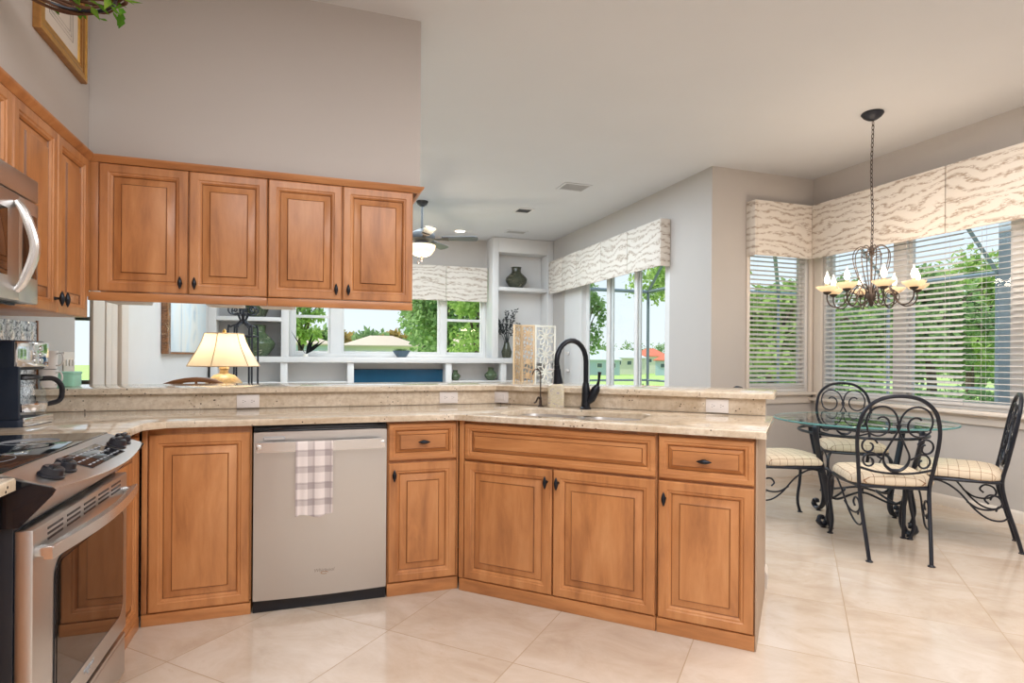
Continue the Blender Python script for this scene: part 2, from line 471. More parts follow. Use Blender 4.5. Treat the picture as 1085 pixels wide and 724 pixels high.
    def sweep(s, prof, path, m=0, up=Vector((0, 0, 1))):
        """profile (out, up) along a horizontal polyline, mitred; out = right of travel"""
        P = [Vector(p) for p in path]; loops = []
        for i in range(len(P)):
            d0 = (P[i] - P[i - 1]).normalized() if i > 0 else (P[1] - P[0]).normalized()
            d1 = (P[i + 1] - P[i]).normalized() if i < len(P) - 1 else d0
            n0 = d0.cross(up); n1 = d1.cross(up); b = (n0 + n1).normalized(); k = 1 / max(0.2, b.dot(n0))
            loops.append([P[i] + b * (a * k) + up * h for a, h in prof])
        return s.loft(loops, m)

def obj(name, mb, mats, parent=None, loc=None, rotz=None, sharp=35):
    bm = mb.bm
    bmesh.ops.recalc_face_normals(bm, faces=bm.faces)
    me = bpy.data.meshes.new(name); bm.to_mesh(me); bm.free()
    for x in (mats if isinstance(mats, (list, tuple)) else [mats]): me.materials.append(MAT[x])
    me.polygons.foreach_set('use_smooth', [True] * len(me.polygons))
    me.set_sharp_from_angle(angle=radians(sharp))
    o = bpy.data.objects.new(name, me); COL.objects.link(o)
    if parent is not None: o.parent = parent
    if loc: o.location = loc
    if rotz: o.rotation_euler = (0, 0, rotz)
    return o
def tag(o, label, cat, group=None):
    o['label'] = label; o['category'] = cat
    if group: o['group'] = group
    return o
def thing(name, label, cat, loc=(0, 0, 0), rotz=0.0, group=None):
    o = bpy.data.objects.new(name, None); COL.objects.link(o)
    o.empty_display_size = 0.1
    o.location = loc; o.rotation_euler = (0, 0, rotz)
    return tag(o, label, cat, group)
def struct(name, mb, mats, parent=None, **kw):
    o = obj(name, mb, mats, parent, **kw)
    if parent is None: o['kind'] = 'structure'
    return o
def copy_tree(o, parent=None):
    c = o.copy(); COL.objects.link(c)
    if parent is not None: c.parent = parent
    for ch in list(o.children): copy_tree(ch, c)
    return c
def text_mesh(name, body, size, mat, parent, M, extrude=0.0004):
    cu = bpy.data.curves.new(name, 'FONT'); cu.body = body; cu.size = size; cu.align_x = 'CENTER'; cu.align_y = 'CENTER'; cu.extrude = extrude
    cu.shear = 0.25
    to = bpy.data.objects.new(name + '_tmp', cu); COL.objects.link(to)
    bpy.context.view_layer.update()
    me = bpy.data.meshes.new_from_object(to.evaluated_get(bpy.context.evaluated_depsgraph_get()))
    bpy.data.objects.remove(to)
    me.transform(M); me.materials.clear(); me.materials.append(MAT[mat])
    o = bpy.data.objects.new(name, me); COL.objects.link(o); o.parent = parent
    return o
def rrect(x0, x1, y0, y1, r, n=5):
    pts = []
    for cx, cy, a in ((x1 - r, y0 + r, -90), (x1 - r, y1 - r, 0), (x0 + r, y1 - r, 90), (x0 + r, y0 + r, 180)):
        for k in range(n + 1):
            t = radians(a + 90 * k / n); pts.append((cx + r * cos(t), cy + r * sin(t)))
    return pts
def spiral(cx, cz, r0, r1, a0, sweep, n=26):
    return [(cx + (r0 + (r1 - r0) * i / n) * cos(a0 + sweep * i / n), cz + (r0 + (r1 - r0) * i / n) * sin(a0 + sweep * i / n)) for i in range(n + 1)]

# ================================================================== SETTING
ZC = 3.06
def wallbox(name, boxes, mat='wall_paint'):
    mb = MB()
    for b in boxes: mb.box(*b)
    return struct(name, mb, mat)
mb = MB()
mb.box(-4.2, 5.06, -2.0, 9.15, -0.12, 0.0)
struct('floor', mb, 'travertine')
mb = MB()
mb.box(-4.2, 5.06, -2.0, 9.15, ZC, ZC + 0.2)
struct('ceiling', mb, 'ceiling_paint')
wallbox('wall_left', [(-1.43, -1.31, -2.0, 4.06, 0, ZC), (-1.31, -1.0, -2.0, 3.55, 2.125, ZC)])
wallbox('wall_back', [(-4.2, 5.06, -2.12, -2.0, 0, ZC)])
wallbox('wall_soffit', [(-0.9995, 0.565, 3.25, 3.55, 2.125, ZC)])
wallbox('wall_left_living', [(-1.43, -1.31, 5.05, 9.0, 0, ZC)], 'white_paint')
wallbox('wall_hall', [(-4.1, -2.75, 7.5, 7.62, 0, ZC), (-1.9, -1.43, 7.5, 7.62, 0, ZC), (-2.75, -1.9, 7.5, 7.62, 0, 0.86), (-2.75, -1.9, 7.5, 7.62, 2.3, ZC), (-4.1, -3.98, -2, 7.5, 0, ZC)], 'white_paint')
# pier with stacked casing boards
mb = MB()
mb.box(-1.36, -1.33, 4.60, 5.05, 0, ZC)
mb.box(-1.33, -1.308, 4.36, 4.58, 0, ZC, 0.004); mb.box(-1.33, -1.305, 4.60, 4.715, 0, ZC, 0.004)
mb.box(-1.33, -1.31, 4.735, 4.86, 0, ZC, 0.004); mb.box(-1.33, -1.29, 4.885, 5.05, 0, ZC, 0.006)
struct('trim_1', mb, 'trim_paint')
wallbox('wall_far', [(-1.31, -0.30, 9.0, 9.12, 0, ZC), (2.64, 3.78, 9.0, 9.12, 0, ZC), (-0.30, 2.64, 9.0, 9.12, 0, 1.18), (-0.30, 2.64, 9.0, 9.12, 2.45, ZC)])
wallbox('wall_east', [(3.66, 3.78, 4.85, 5.43, 0, ZC), (3.66, 3.78, 8.22, 9.0, 0, ZC), (3.66, 3.78, 5.43, 8.22, 2.42, ZC)])
wallbox('wall_breakfast_north', [(3.66, 4.10, 4.73, 4.85, 0, ZC), (4.86, 4.92, 4.73, 4.85, 0, ZC), (4.10, 4.86, 4.73, 4.85, 0, 0.86), (4.10, 4.86, 4.73, 4.85, 2.42, ZC)])
wallbox('wall_breakfast_east', [(4.92, 5.04, 4.60, 4.85, 0, ZC), (4.92, 5.04, 1.9, 4.60, 0, 0.78), (4.92, 5.04, 1.9, 4.60, 2.42, ZC), (4.92, 5.04, -2.0, 1.9, 0, ZC)])
# knee wall carrying the raised bar: run along x, then turned 45 degrees, face at d
def dpt(d, s):   # point on the angled run: d across, s along from the inner cabinet corner
    u = R2 * d; v = R2 * (s - 1.55); return ((u + v) / 2, (u - v) / 2)
def turn(yx, d): return (R2 * d - yx, yx)
mb = MB()
mb.prism([(-1.31, 3.552), turn(3.552, 3.302), dpt(3.302, 1.40), dpt(3.42, 1.40), turn(3.67, 3.42), (-1.31, 3.67)], 0, 0.985)
struct('wall_bar', mb, 'wall_paint')
# baseboards
bbp = [(0, 0), (0.014, 0), (0.014, 0.07), (0.009, 0.082), (0.004, 0.09), (0, 0.09)]
def baseboard(name, path):
    mb = MB(); mb.sweep(bbp, [(x, y, 0) for x, y in path]); return struct(name, mb, 'trim_paint')
baseboard('baseboard_east', [(3.66, 5.40), (3.66, 4.7305), (4.9195, 4.7295), (4.9195, -1.9)][::1] if False else [(3.70, 4.7295), (4.9195, 4.7295), (4.9195, -1.9)])
baseboard('baseboard_bar', [dpt(3.4205, 1.0), dpt(3.4205, 1.4005), dpt(3.302, 1.4005)][::-1])

# ------------------------------------------------------------------ windows
def frame_rect(mb, a0, a1, z0, z1, w, d0, d1, axis, m=0):
    """rectangular frame in the plane of `axis` ('x' = runs along x)"""
    for (p0, p1, q0, q1) in ((a0, a0 + w, z0, z1), (a1 - w, a1, z0, z1), (a0 + w, a1 - w, z0, z0 + w), (a0 + w, a1 - w, z1 - w, z1)):
        if axis == 'x': mb.box(p0, p1, d0, d1, q0, q1, 0.003, m)
        else: mb.box(d0, d1, p0, p1, q0, q1, 0.003, m)
def empty_struct(name, loc):
    o = bpy.data.objects.new(name, None); COL.objects.link(o); o.location = loc; o['kind'] = 'structure'; return o
# window_1: far wall, three lights
w1 = empty_struct('window_1', (0, 0, 0))
mb = MB()
frame_rect(mb, -0.30, 2.64, 1.18, 2.45, 0.05, 9.01, 9.11, 'x')
for x0, x1 in ((0.26, 0.42), (1.90, 1.98)): mb.box(x0, x1, 9.01, 9.11, 1.23, 2.40)
obj('window_frame', mb, 'white_paint', w1)
for (x0, x1, dh) in ((-0.25, 0.26, True), (0.42, 1.90, False), (1.98, 2.59, True)):
    mb = MB(); frame_rect(mb, x0, x1, 1.23, 2.40, 0.035, 9.04, 9.08, 'x')
    if dh: mb.box(x0 + 0.035, x1 - 0.035, 9.04, 9.08, 1.75, 1.79, 0.003)
    obj('sash', mb, 'white_paint', w1)
    mb = MB(); mb.box(x0 + 0.035, x1 - 0.035, 9.058, 9.062, 1.265, 2.365); obj('window_pane', mb, 'window_glass', w1)
# window_2: hall window with sill
w2 = empty_struct('window_2', (0, 0, 0))
mb = MB(); frame_rect(mb, -2.75, -1.9, 0.86, 2.3, 0.05, 7.5, 7.6, 'x'); mb.box(-2.70, -1.95, 7.53, 7.57, 1.56, 1.60); obj('window_frame', mb, 'white_paint', w2)
mb = MB(); mb.box(-2.80, -1.85, 7.40, 7.50, 0.82, 0.86, 0.006); obj('window_sill', mb, 'rattan', w2)
mb = MB(); mb.box(-2.70, -1.95, 7.555, 7.56, 0.91, 2.25); obj('window_pane', mb, 'window_glass', w2)
# window_3: breakfast north
w3 = empty_struct('window_3', (0, 0, 0))
mb = MB(); frame_rect(mb, 4.10, 4.86, 0.86, 2.42, 0.03, 4.74, 4.85, 'x'); frame_rect(mb, 4.13, 4.83, 0.89, 2.39, 0.03, 4.79, 4.83, 'x')
obj('window_frame', mb, 'white_paint', w3)
mb = MB(); mb.box(4.066, 4.10, 4.708, 4.73, 0.86, 2.42, 0.004); mb.box(4.86, 4.912, 4.708, 4.73, 0.86, 2.42, 0.004); mb.box(4.066, 4.912, 4.708, 4.73, 2.42, 2.50, 0.004)
obj('casing', mb, 'trim_paint', w3)
mb = MB(); mb.box(3.99, 4.90, 4.655, 4.74, 0.83, 0.86, 0.006); mb.box(4.02, 4.88, 4.705, 4.73, 0.745, 0.83, 0.006); obj('window_sill', mb, 'trim_paint', w3)
mb = MB(); mb.box(4.16, 4.80, 4.808, 4.812, 0.92, 2.36); obj('window_pane', mb, 'window_glass', w3)
# window_4: breakfast east, wide
w4 = empty_struct('window_4', (0, 0, 0))
mb = MB(); frame_rect(mb, 1.90, 4.60, 0.80, 2.42, 0.03, 4.93, 5.04, 'y')
for y0, y1 in ((3.74, 3.86), (2.82, 2.92)): mb.box(4.95, 5.03, y0, y1, 0.83, 2.39, 0.004)
for y0, y1 in ((1.93, 2.82), (2.92, 3.74), (3.86, 4.57)): frame_rect(mb, y0, y1, 0.83, 2.39, 0.03, 4.98, 5.02, 'y')
obj('window_frame', mb, 'white_paint', w4)
for y0, y1 in ((1.96, 2.79), (2.95, 3.71), (3.89, 4.54)):
    mb = MB(); mb.box(4.998, 5.002, y0, y1, 0.86, 2.36); obj('window_pane', mb, 'window_glass', w4)
mb = MB(); mb.box(4.898, 4.92, 4.60, 4.70, 0.80, 2.48, 0.004); mb.box(4.898, 4.92, 1.82, 1.90, 0.80, 2.48, 0.004); mb.box(4.898, 4.92, 1.82, 4.70, 2.42, 2.50, 0.004); obj('casing', mb, 'trim_paint', w4)
mb = MB(); mb.box(4.84, 4.93, 1.80, 4.70, 0.77, 0.80, 0.006); mb.box(4.895, 4.92, 1.83, 4.68, 0.745, 0.77, 0.004); mb.box(4.90, 4.92, 1.83, 4.68, 0.69, 0.745, 0.006); obj('window_sill', mb, 'trim_paint', w4)
# door_1: three sliding glass leaves to the lanai
d1 = empty_struct('door_1', (0, 0, 0))
mb = MB(); frame_rect(mb, 5.43, 8.22, 0.0, 2.42, 0.05, 3.665, 3.775, 'y'); mb.box(3.665, 3.775, 7.62, 8.17, 0.05, 2.37); obj('door_frame', mb, 'white_paint', d1)
for i, (y0, y1) in enumerate(((5.48, 6.20), (6.10, 6.95), (6.82, 7.62))):
    dx = 3.68 + 0.028 * i
    mb = MB(); frame_rect(mb, y0, y1, 0.05, 2.37, 0.085 if i else 0.07, dx, dx + 0.024, 'y'); lf = obj('sliding_leaf', mb, 'white_paint', d1)
    mb = MB(); mb.box(dx + 0.01, dx + 0.014, y0 + 0.07, y1 - 0.07, 0.12, 2.30); obj('glass_pane', mb, 'window_glass', lf)
mb = MB(); mb.box(3.62, 3.66, 8.02, 8.08, 0.98, 1.02, 0.004); mb.box(3.62, 3.66, 8.02, 8.08, 1.24, 1.28, 0.004)
obj('door_handle', mb, 'white_plastic', d1)
# ================================================================== KITCHEN
# ---- cabinet pieces -------------------------------------------------
def panel_bm(w, h, fw=0.050, bevel=0.044, t=0.02):
    """raised panel front: local x 0..w, z 0..h, face at y=0, back at y=t"""
    def lp(i, y): return [(i, y, i), (w - i, y, i), (w - i, y, h - i), (i, y, h - i)]
    mb = MB()
    rings = [(0, t), (0, 0.005), (0.005, 0), (fw - 0.013, 0), (fw - 0.009, 0.004), (fw - 0.002, 0.005), (fw + 0.005, 0.012), (fw + 0.008, 0.0165),
             (fw + bevel * 0.88, 0.0065), (fw + bevel * 0.90, 0.0055), (fw + bevel, -0.0005), (fw + bevel + 0.003, -0.001)]
    loops = [lp(*r) for r in rings]
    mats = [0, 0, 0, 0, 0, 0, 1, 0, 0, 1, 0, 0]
    mb.loft(loops, 0, True, True, True, None, mats)
    return mb
def knob_bm(vert=True):
    mb = MB()
    prof = [(0.001, -0.031), (0.003, -0.027), (0.006, -0.020), (0.0095, -0.008), (0.0105, 0), (0.0095, 0.008), (0.006, 0.020), (0.003, 0.027), (0.001, 0.031)]
    M = Matrix.Translation((0, -0.026, 0)) @ (Matrix.Identity(4) if vert else Matrix.Rotation(pi / 2, 4, 'Y'))
    mb.lathe(prof, 12, M=M)
    mb.lathe([(0.0075, 0), (0.006, 0.004), (0.0045, 0.018), (0.006, 0.026)], 10, M=Matrix.Rotation(pi / 2, 4, 'X'))
    return mb
def add_front(parent, kind, x, z, w, h, knob=None, fw=None):
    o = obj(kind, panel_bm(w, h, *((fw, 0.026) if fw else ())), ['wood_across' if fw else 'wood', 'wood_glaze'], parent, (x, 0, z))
    if knob:
        kx, kz, vert = knob
        obj('knob', knob_bm(vert), 'bronze', o, (kx, 0, kz))
    return o
def cabinet(name, label, loc, rotz, w, depth, z0, z1, toe=0.0, left_end=False, right_end=False, floor_z=0, body=None):
    t = thing(name, label, 'cabinet', loc, rotz)
    mb = MB()
    zz = max(z0, toe)
    if body: body(mb)
    else: mb.box(0.001, w - 0.001, 0.0215, depth, zz, z1, 0.0015)
    obj('carcass', mb, 'wood', t)
    if toe:
        mb = MB(); mb.box(0.001, w - 0.001, 0.002, depth, 0.0, toe - 0.001, 0.002); obj('toe_kick', mb, 'wood_across', t)
    return t
A0 = -pi / 4     # turned run
ZT = 0.868       # top of base carcasses
YF = 2.93        # face plane of the straight run
# corner base cabinet (door hinged in the corner)
c = cabinet('base_cabinet', 'maple base cabinet with one tall door, between the oven range and the dishwasher', (-0.698, YF, 0), 0, 0.441, 0.58, 0.06, ZT, 0.052)
add_front(c, 'door', 0.026, 0.056, 0.408, 0.782)
mb = MB(); mb.box(0.0, 0.022, 0.004, 0.0205, 0.055, 0.866, 0.002); obj('corner_stile', mb, 'wood', c)
# return filler beside the range, faces +x
c = cabinet('corner_filler', 'narrow maple filler panel facing the room beside the right side of the oven range', (-0.70, 2.478, 0), pi / 2, 0.448, 0.55, 0.06, ZT, 0.052)
add_front(c, 'panel', 0.004, 0.056, 0.420, 0.782)
mb = MB(); mb.box(0.427, 0.447, 0.004, 0.0205, 0.055, 0.866, 0.002); obj('corner_stile', mb, 'wood', c)
# drawer cabinet right of the dishwasher
c = cabinet('drawer_cabinet', 'maple cabinet with one drawer over one door, right of the stainless dishwasher', (0.358, YF, 0), 0, 0.361, 0.58, 0.06, ZT, 0.062)
mb = MB(); mb.box(0.3515, 0.3605, 0.005, 0.0205, 0.064, 0.866, 0.001); obj('corner_stile', mb, 'wood', c)
add_front(c, 'drawer', 0.006, 0.672, 0.344, 0.184, (0.172, 0.092, False), 0.032)
add_front(c, 'door', 0.006, 0.067, 0.344, 0.592, (0.026, 0.535, True))
# sink cabinet on the turned run
ox, oy = dpt(2.565, 0.0)
def sink_body(mb):
    mb.box(0.004, 0.999, 0.0215, 0.04, 0.066, ZT, 0.001); mb.box(0.004, 0.02, 0.04, 0.70, 0.066, ZT); mb.box(0.983, 0.999, 0.04, 0.70, 0.066, ZT); mb.box(0.02, 0.983, 0.04, 0.70, 0.066, 0.085)
c = cabinet('sink_cabinet', 'wide maple sink cabinet with two doors under a long false drawer front', (ox, oy, 0), A0, 1.0, 0.70, 0.06, ZT, 0.062, body=sink_body)
mb = MB(); mb.box(-0.004, 0.024, 0.004, 0.0205, 0.064, 0.866, 0.002); obj('corner_stile', mb, 'wood', c)
add_front(c, 'false_drawer_front', 0.028, 0.672, 0.966, 0.180, None, 0.034)
add_front(c, 'door', 0.028, 0.066, 0.480, 0.594, (0.455, 0.535, True))
add_front(c, 'door', 0.515, 0.066, 0.479, 0.594, (0.025, 0.535, True))
# end cabinet
ox, oy = dpt(2.565, 1.0015)
c = cabinet('end_cabinet', 'maple cabinet with one drawer over one door at the free end of the peninsula', (ox, oy, 0), A0, 0.398, 0.70, 0.06, ZT, 0.062)
add_front(c, 'drawer', 0.006, 0.672, 0.386, 0.182, (0.193, 0.088, False), 0.034)
add_front(c, 'door', 0.006, 0.066, 0.386, 0.594, (0.028, 0.520, True))
mb = MB(); mb.box(0.398, 0.4035, 0.006, 0.70, 0.002, ZT); obj('end_panel', mb, 'taupe', c)

# ---- upper cabinets -------------------------------------------------
ZU0, ZU1, YU = 1.49, 2.095, 3.22
xs = [-0.952, -0.575, -0.216, 0.150, 0.525]
for k, lab in ((0, 'pair of maple wall cabinet doors over the bar, next to the corner'), (2, 'pair of maple wall cabinet doors over the bar, at the open right end')):
    a, b, d = xs[k], xs[k + 1], xs[k + 2]
    c = cabinet('wall_cabinet', lab, (a, YU, ZU0), 0, d - a, 0.33, 0, ZU1 - ZU0)
    add_front(c, 'door', 0.003, 0.0, b - a - 0.006, ZU1 - ZU0 - 0.004, (b - a - 0.034, 0.05, True))
    add_front(c, 'door', b - a + 0.003, 0.0, d - b - 0.006, ZU1 - ZU0 - 0.004, (0.028, 0.05, True))
    if k == 0:
        mb = MB(); mb.box(-0.047, 0.0, 0.008, 0.03, 0.0, ZU1 - ZU0, 0.002); obj('corner_stile', mb, 'wood', c)
    mb = MB(); mb.box(0.001 if k else -0.040, d - a - 0.001, 0.006, 0.03, -0.045, -0.004, 0.003); obj('light_rail', mb, 'wood_across', c)
# left run
XL = -0.98
c = cabinet('tall_wall_cabinet', 'maple wall cabinet with two tall doors on the left wall beside the microwave', (XL, 2.472, 1.36), pi / 2, 0.727, 0.328, 0, 2.095 - 1.36)
add_front(c, 'door', 0.003, 0, 0.372, 0.731, (0.346, 0.055, True))
add_front(c, 'door', 0.380, 0, 0.338, 0.731, (0.026, 0.055, True))
mb = MB(); mb.box(0.7225, 0.746, 0.004, 0.021, 0.10, 0.731); obj('corner_stile', mb, 'wood', c)
c = cabinet('short_wall_cabinet', 'short maple wall cabinet above the stainless microwave', (XL, 1.706, 1.795), pi / 2, 0.764, 0.328, 0, 2.095 - 1.795)
add_front(c, 'door', 0.003, 0, 0.377, 0.296)
add_front(c, 'door', 0.384, 0, 0.377, 0.296)
mb = MB()
crown = [(0, 0), (0.012, 0), (0.016, 0.006), (0.030, 0.018), (0.034, 0.026), (0.034, 0.031), (0, 0.031)]
mb.sweep(crown, [(XL - 0.019, 1.2, 2.0955), (XL - 0.019, YU + 0.019, 2.0955), (0.548, YU + 0.019, 2.0955), (0.548, 3.53, 2.0955)])
o = obj('crown_molding', mb, 'wood_across'); o.name = 'trim_2'; o['kind'] = 'structure'
# under cabinet lights
for x, lab in ((-0.85, 'white under-cabinet light nearest the corner'), (-0.42, 'white under-cabinet light in the middle of the row'), (-0.17, 'white under-cabinet light above the large green jar')):
    t = thing('under_cabinet_light', lab, 'light', (x, 3.36, 1.4895), 0, 'under-cabinet lights over the bar')
    mb = MB(); mb.box(-0.085, 0.085, -0.09, 0.05, -0.048, 0, 0.004); obj('housing', mb, 'white_plastic', t)
    mb = MB(); mb.box(-0.07, 0.07, -0.075, 0.035, -0.0495, -0.0481); obj('lens', mb, 'paper', t)

# ---- granite --------------------------------------------------------
ZB, ZTOP = 0.870, 0.900
sink_hole = [dpt(d, s) for s, d in rrect(0.15, 0.88, 2.66, 3.07, 0.09)]
poly = [(-1.309, 3.528), (-1.309, 2.478), (-0.672, 2.478), (-0.672, 2.84), (-0.60, 2.905), turn(2.905, 2.54), dpt(2.54, 1.44), dpt(3.278, 1.44), turn(3.528, 3.278)]
mb = MB(); mb.prism(poly, ZB, ZTOP, [sink_hole], 0.006)
tag(obj('countertop', mb, 'granite'), 'long cream granite worktop wrapping from the range past the sink to the peninsula end', 'countertop')
mb = MB(); mb.prism([(-1.309, 0.6), (-0.655, 0.6), (-0.655, 1.675), (-1.309, 1.675)], ZB, ZTOP, (), 0.006)
tag(obj('countertop', mb, 'granite'), 'short granite worktop at the left edge, on the near side of the range', 'countertop')
c = cabinet('near_cabinet', 'maple base cabinet on the near side of the oven range, under the short worktop', (-0.70, 0.65, 0), pi / 2, 1.0, 0.58, 0.06, ZT, 0.062)
add_front(c, 'door', 0.006, 0.066, 0.49, 0.78, (0.46, 0.70, True)); add_front(c, 'door', 0.502, 0.066, 0.49, 0.78, (0.03, 0.70, True))
mb = MB(); mb.prism([(-1.3012, 3.530), turn(3.530, 3.280), dpt(3.280, 1.402), dpt(3.300, 1.402), turn(3.550, 3.300), (-1.3012, 3.550)], ZTOP + 0.0005, 0.9845)
tag(obj('backsplash', mb, 'granite'), 'low granite backsplash strip between the worktop and the raised bar', 'backsplash')
e0, e1 = dpt(3.25, 1.443), dpt(3.77, 1.443)
ends = [dpt(3.25, 1.42), dpt(3.256, 1.436), dpt(3.272, 1.443), dpt(3.70, 1.443), dpt(3.75, 1.425), dpt(3.77, 1.38)]
mb = MB(); mb.prism([(-1.3012, 3.50), turn(3.50, 3.25)] + ends + [turn(4.02, 3.77), (-1.3012, 4.02)], 0.9855, 1.016, (), 0.008)
tag(obj('bar_top', mb, 'granite'), 'raised granite bar top running behind the worktop and turning with the peninsula', 'bar top')

# ---- sink, faucets, soap --------------------------------------------
ox, oy = dpt(2.565, 0.0)
t = thing('kitchen_sink', 'stainless double-bowl undermount sink set in the granite worktop', 'sink', (ox, oy, 0), A0)
def bowl(x0, x1, y0, y1, depth):
    mb = MB(); loops = []
    for ins, z in ((-0.012, ZB - 0.0005), (0, ZB - 0.0005), (0.004, ZB - 0.02), (0.012, ZB - depth + 0.03), (0.03, ZB - depth + 0.006), (0.06, ZB - depth)):
        r = max(0.02, 0.075 - ins * 0.6)
        loops.append([(p[0], p[1], z) for p in rrect(x0 + ins, x1 - ins, y0 + ins, y1 - ins, r)])
    mb.loft(loops, 0, False, True)
    return mb
for x0, x1 in ((0.155, 0.505), (0.535, 0.875)):
    b = obj('bowl', bowl(x0, x1, 0.10, 0.50, 0.19), 'stainless', t)
    mb = MB(); mb.lathe([(0.0, 0.0), (0.03, 0.0), (0.042, 0.004), (0.045, 0.001)], 20, ((x0 + x1) / 2, 0.33, ZB - 0.189)); obj('drain', mb, 'bright_steel', b)
mb = MB(); mb.box(0.519, 0.521, 0.11, 0.49, 0.78, ZB - 0.003); mb.box(0.515, 0.525, 0.11, 0.49, ZB - 0.02, ZB - 0.002, 0.002); obj('divider', mb, 'bright_steel', t)

fx, fy = dpt(3.17, 0.468)
t = thing('faucet', 'tall dark bronze gooseneck pull-down faucet behind the sink', 'faucet', (fx, fy, ZTOP))
dirv = Vector((-0.93, -0.37, 0)).normalized()
mb = MB(); mb.lathe([(0.033, 0), (0.033, 0.006), (0.026, 0.012), (0.024, 0.05), (0.023, 0.12), (0.019, 0.135), (0.0165, 0.15)], 24); obj('base', mb, 'bronze', t)
pth = [(0, 0, 0.14), (0, 0, 0.20), (0, 0, 0.255)]
Rr = 0.118
for k in range(13):
    a = pi - (pi + radians(14)) * k / 12
    pth.append((dirv.x * (Rr + Rr * cos(a)), dirv.y * (Rr + Rr * cos(a)), 0.268 + Rr * sin(a)))
mb = MB(); mb.tube(pth, 0.0145, 14); obj('spout', mb, 'bronze', t)
P1 = Vector(pth[-1]); dd = (P1 - Vector(pth[-2])).normalized()
mb = MB(); mb.tube([P1 - dd * 0.01, P1 + dd * 0.01, P1 + dd * 0.012, P1 + dd * 0.045, P1 + dd * 0.078, P1 + dd * 0.090], [0.0165, 0.0165, 0.019, 0.0205, 0.026, 0.028], 16); obj('spray_head', mb, 'bronze', t)
hd = Vector((0.75, -0.55, 0)).normalized()
mb = MB()
mb.tube([Vector((0, 0, 0.035)), hd * 0.03 + Vector((0, 0, 0.06)), hd * 0.058 + Vector((0, 0, 0.115)), hd * 0.066 + Vector((0, 0, 0.135))], [0.02, 0.0255, 0.0245, 0.015], 14)
mb.tube([hd * 0.064 + Vector((0, 0, 0.128)), hd * 0.073 + Vector((0, 0, 0.16)), hd * 0.076 + Vector((0, 0, 0.195)), hd * 0.078 + Vector((0, 0, 0.212))], [0.011, 0.007, 0.0085, 0.011], 10)
obj('lever_handle', mb, 'bronze', t)

fx, fy = dpt(3.20, 0.175)
t = thing('filter_faucet', 'small slim bronze water tap to the left of the soap dispenser', 'faucet', (fx, fy, ZTOP))
mb = MB(); mb.lathe([(0.016, 0), (0.016, 0.004), (0.009, 0.012), (0.007, 0.05), (0.0045, 0.06)], 16); obj('base', mb, 'oil_bronze', t)
d2 = Vector((-0.9, -0.45, 0)).normalized()
pth = [(0, 0, 0.055), (0, 0, 0.17)] + [(d2.x * 0.035 * (1 + cos(a)), d2.y * 0.035 * (1 + cos(a)), 0.185 + 0.038 * sin(a)) for a in [pi - k * (pi * 0.95) / 10 for k in range(11)]]
mb = MB(); mb.tube(pth, 0.0042, 8); obj('spout', mb, 'oil_bronze', t)
mb = MB(); mb.tube(catmull([(0, 0, 0.04), d2 * 0.02 + Vector((0, 0, 0.055)), d2 * 0.04 + Vector((0, 0, 0.028)), d2 * 0.055 + Vector((0, 0, 0.024))], 4), [0.006] * 6 + [0.005] * 7, 8); obj('lever', mb, 'oil_bronze', t)

sx_, sy_ = dpt(3.205, 0.272)
t = thing('soap_dispenser', 'printed soap pump bottle between the two faucets', 'soap dispenser', (sx_, sy_, ZTOP), A0 + 0.35)
mb = MB(); lo = []
for z, k in ((0, 0.94), (0.004, 1), (0.115, 1), (0.128, 0.93), (0.135, 0.6), (0.14, 0.42)):
    lo.append([(p[0] * k, p[1] * k, z) for p in rrect(-0.048, 0.048, -0.03, 0.03, 0.022)])
mb.loft(lo); obj('bottle', mb, 'soap_print', t)
mb = MB(); mb.lathe([(0.021, 0.1405), (0.021, 0.165), (0.012, 0.168), (0.008, 0.172), (0.008, 0.215), (0.017, 0.216), (0.017, 0.226), (0.0, 0.228)], 18); mb.box(-0.045, 0.0, -0.007, 0.007, 0.216, 0.226, 0.003); obj('pump', mb, 'white_plastic', t)

# ---- outlets --------------------------------------------------------
def outlet(name, label, loc, rotz, kind='outlet', w=0.115, h=0.073):
    t = thing(name, label, 'outlet' if kind == 'outlet' else 'switch', loc, rotz, 'wall plates on the backsplash')
    mb = MB(); mb.box(-w / 2, w / 2, -0.006, 0, 0, h, 0.003); obj('plate', mb, 'white_plastic', t)
    if kind == 'outlet':
        for cx in (-0.022, 0.022):
            mb = MB(); mb.prism([(cx + a, b) for a, b in rrect(-0.017, 0.017, -0.014, 0.014, 0.008)], 0, 0.002, M=Matrix.Translation((0, -0.006, h / 2)) @ Matrix.Rotation(pi / 2, 4, 'X')); s_ = obj('socket', mb, 'white_plastic', t)
            mb = MB(); mb.box(cx - 0.006, cx + 0.001, -0.0088, -0.0079, h / 2 + 0.005, h / 2 + 0.0068); mb.box(cx - 0.006, cx + 0.001, -0.0088, -0.0079, h / 2 - 0.0068, h / 2 - 0.005); mb.box(cx + 0.006, cx + 0.010, -0.0088, -0.0079, h / 2 - 0.002, h / 2 + 0.002); obj('slots', mb, 'socket_dark', s_)
    else:
        mb = MB(); mb.box(-0.034, 0.034, -0.0105, -0.005, h / 2 - 0.017, h / 2 + 0.017, 0.002); obj('rocker', mb, 'white_plastic', t)
    return t
outlet('outlet', 'white double outlet on the backsplash above the dishwasher', (-0.330, 3.5295, 0.9015), 0)
outlet('outlet', 'white double outlet on the backsplash just left of the bend', (0.80, 3.5295, 0.9055), 0)
sx_, sy_ = dpt(3.2765, -0.133); outlet('light_switch', 'white rocker switch plate on the backsplash just right of the bend', (sx_, sy_, 0.9045), A0, 'switch')
sx_, sy_ = dpt(3.2795, 1.165); outlet('outlet', 'white double outlet on the backsplash near the free end of the peninsula', (sx_, sy_, 0.9035), A0)

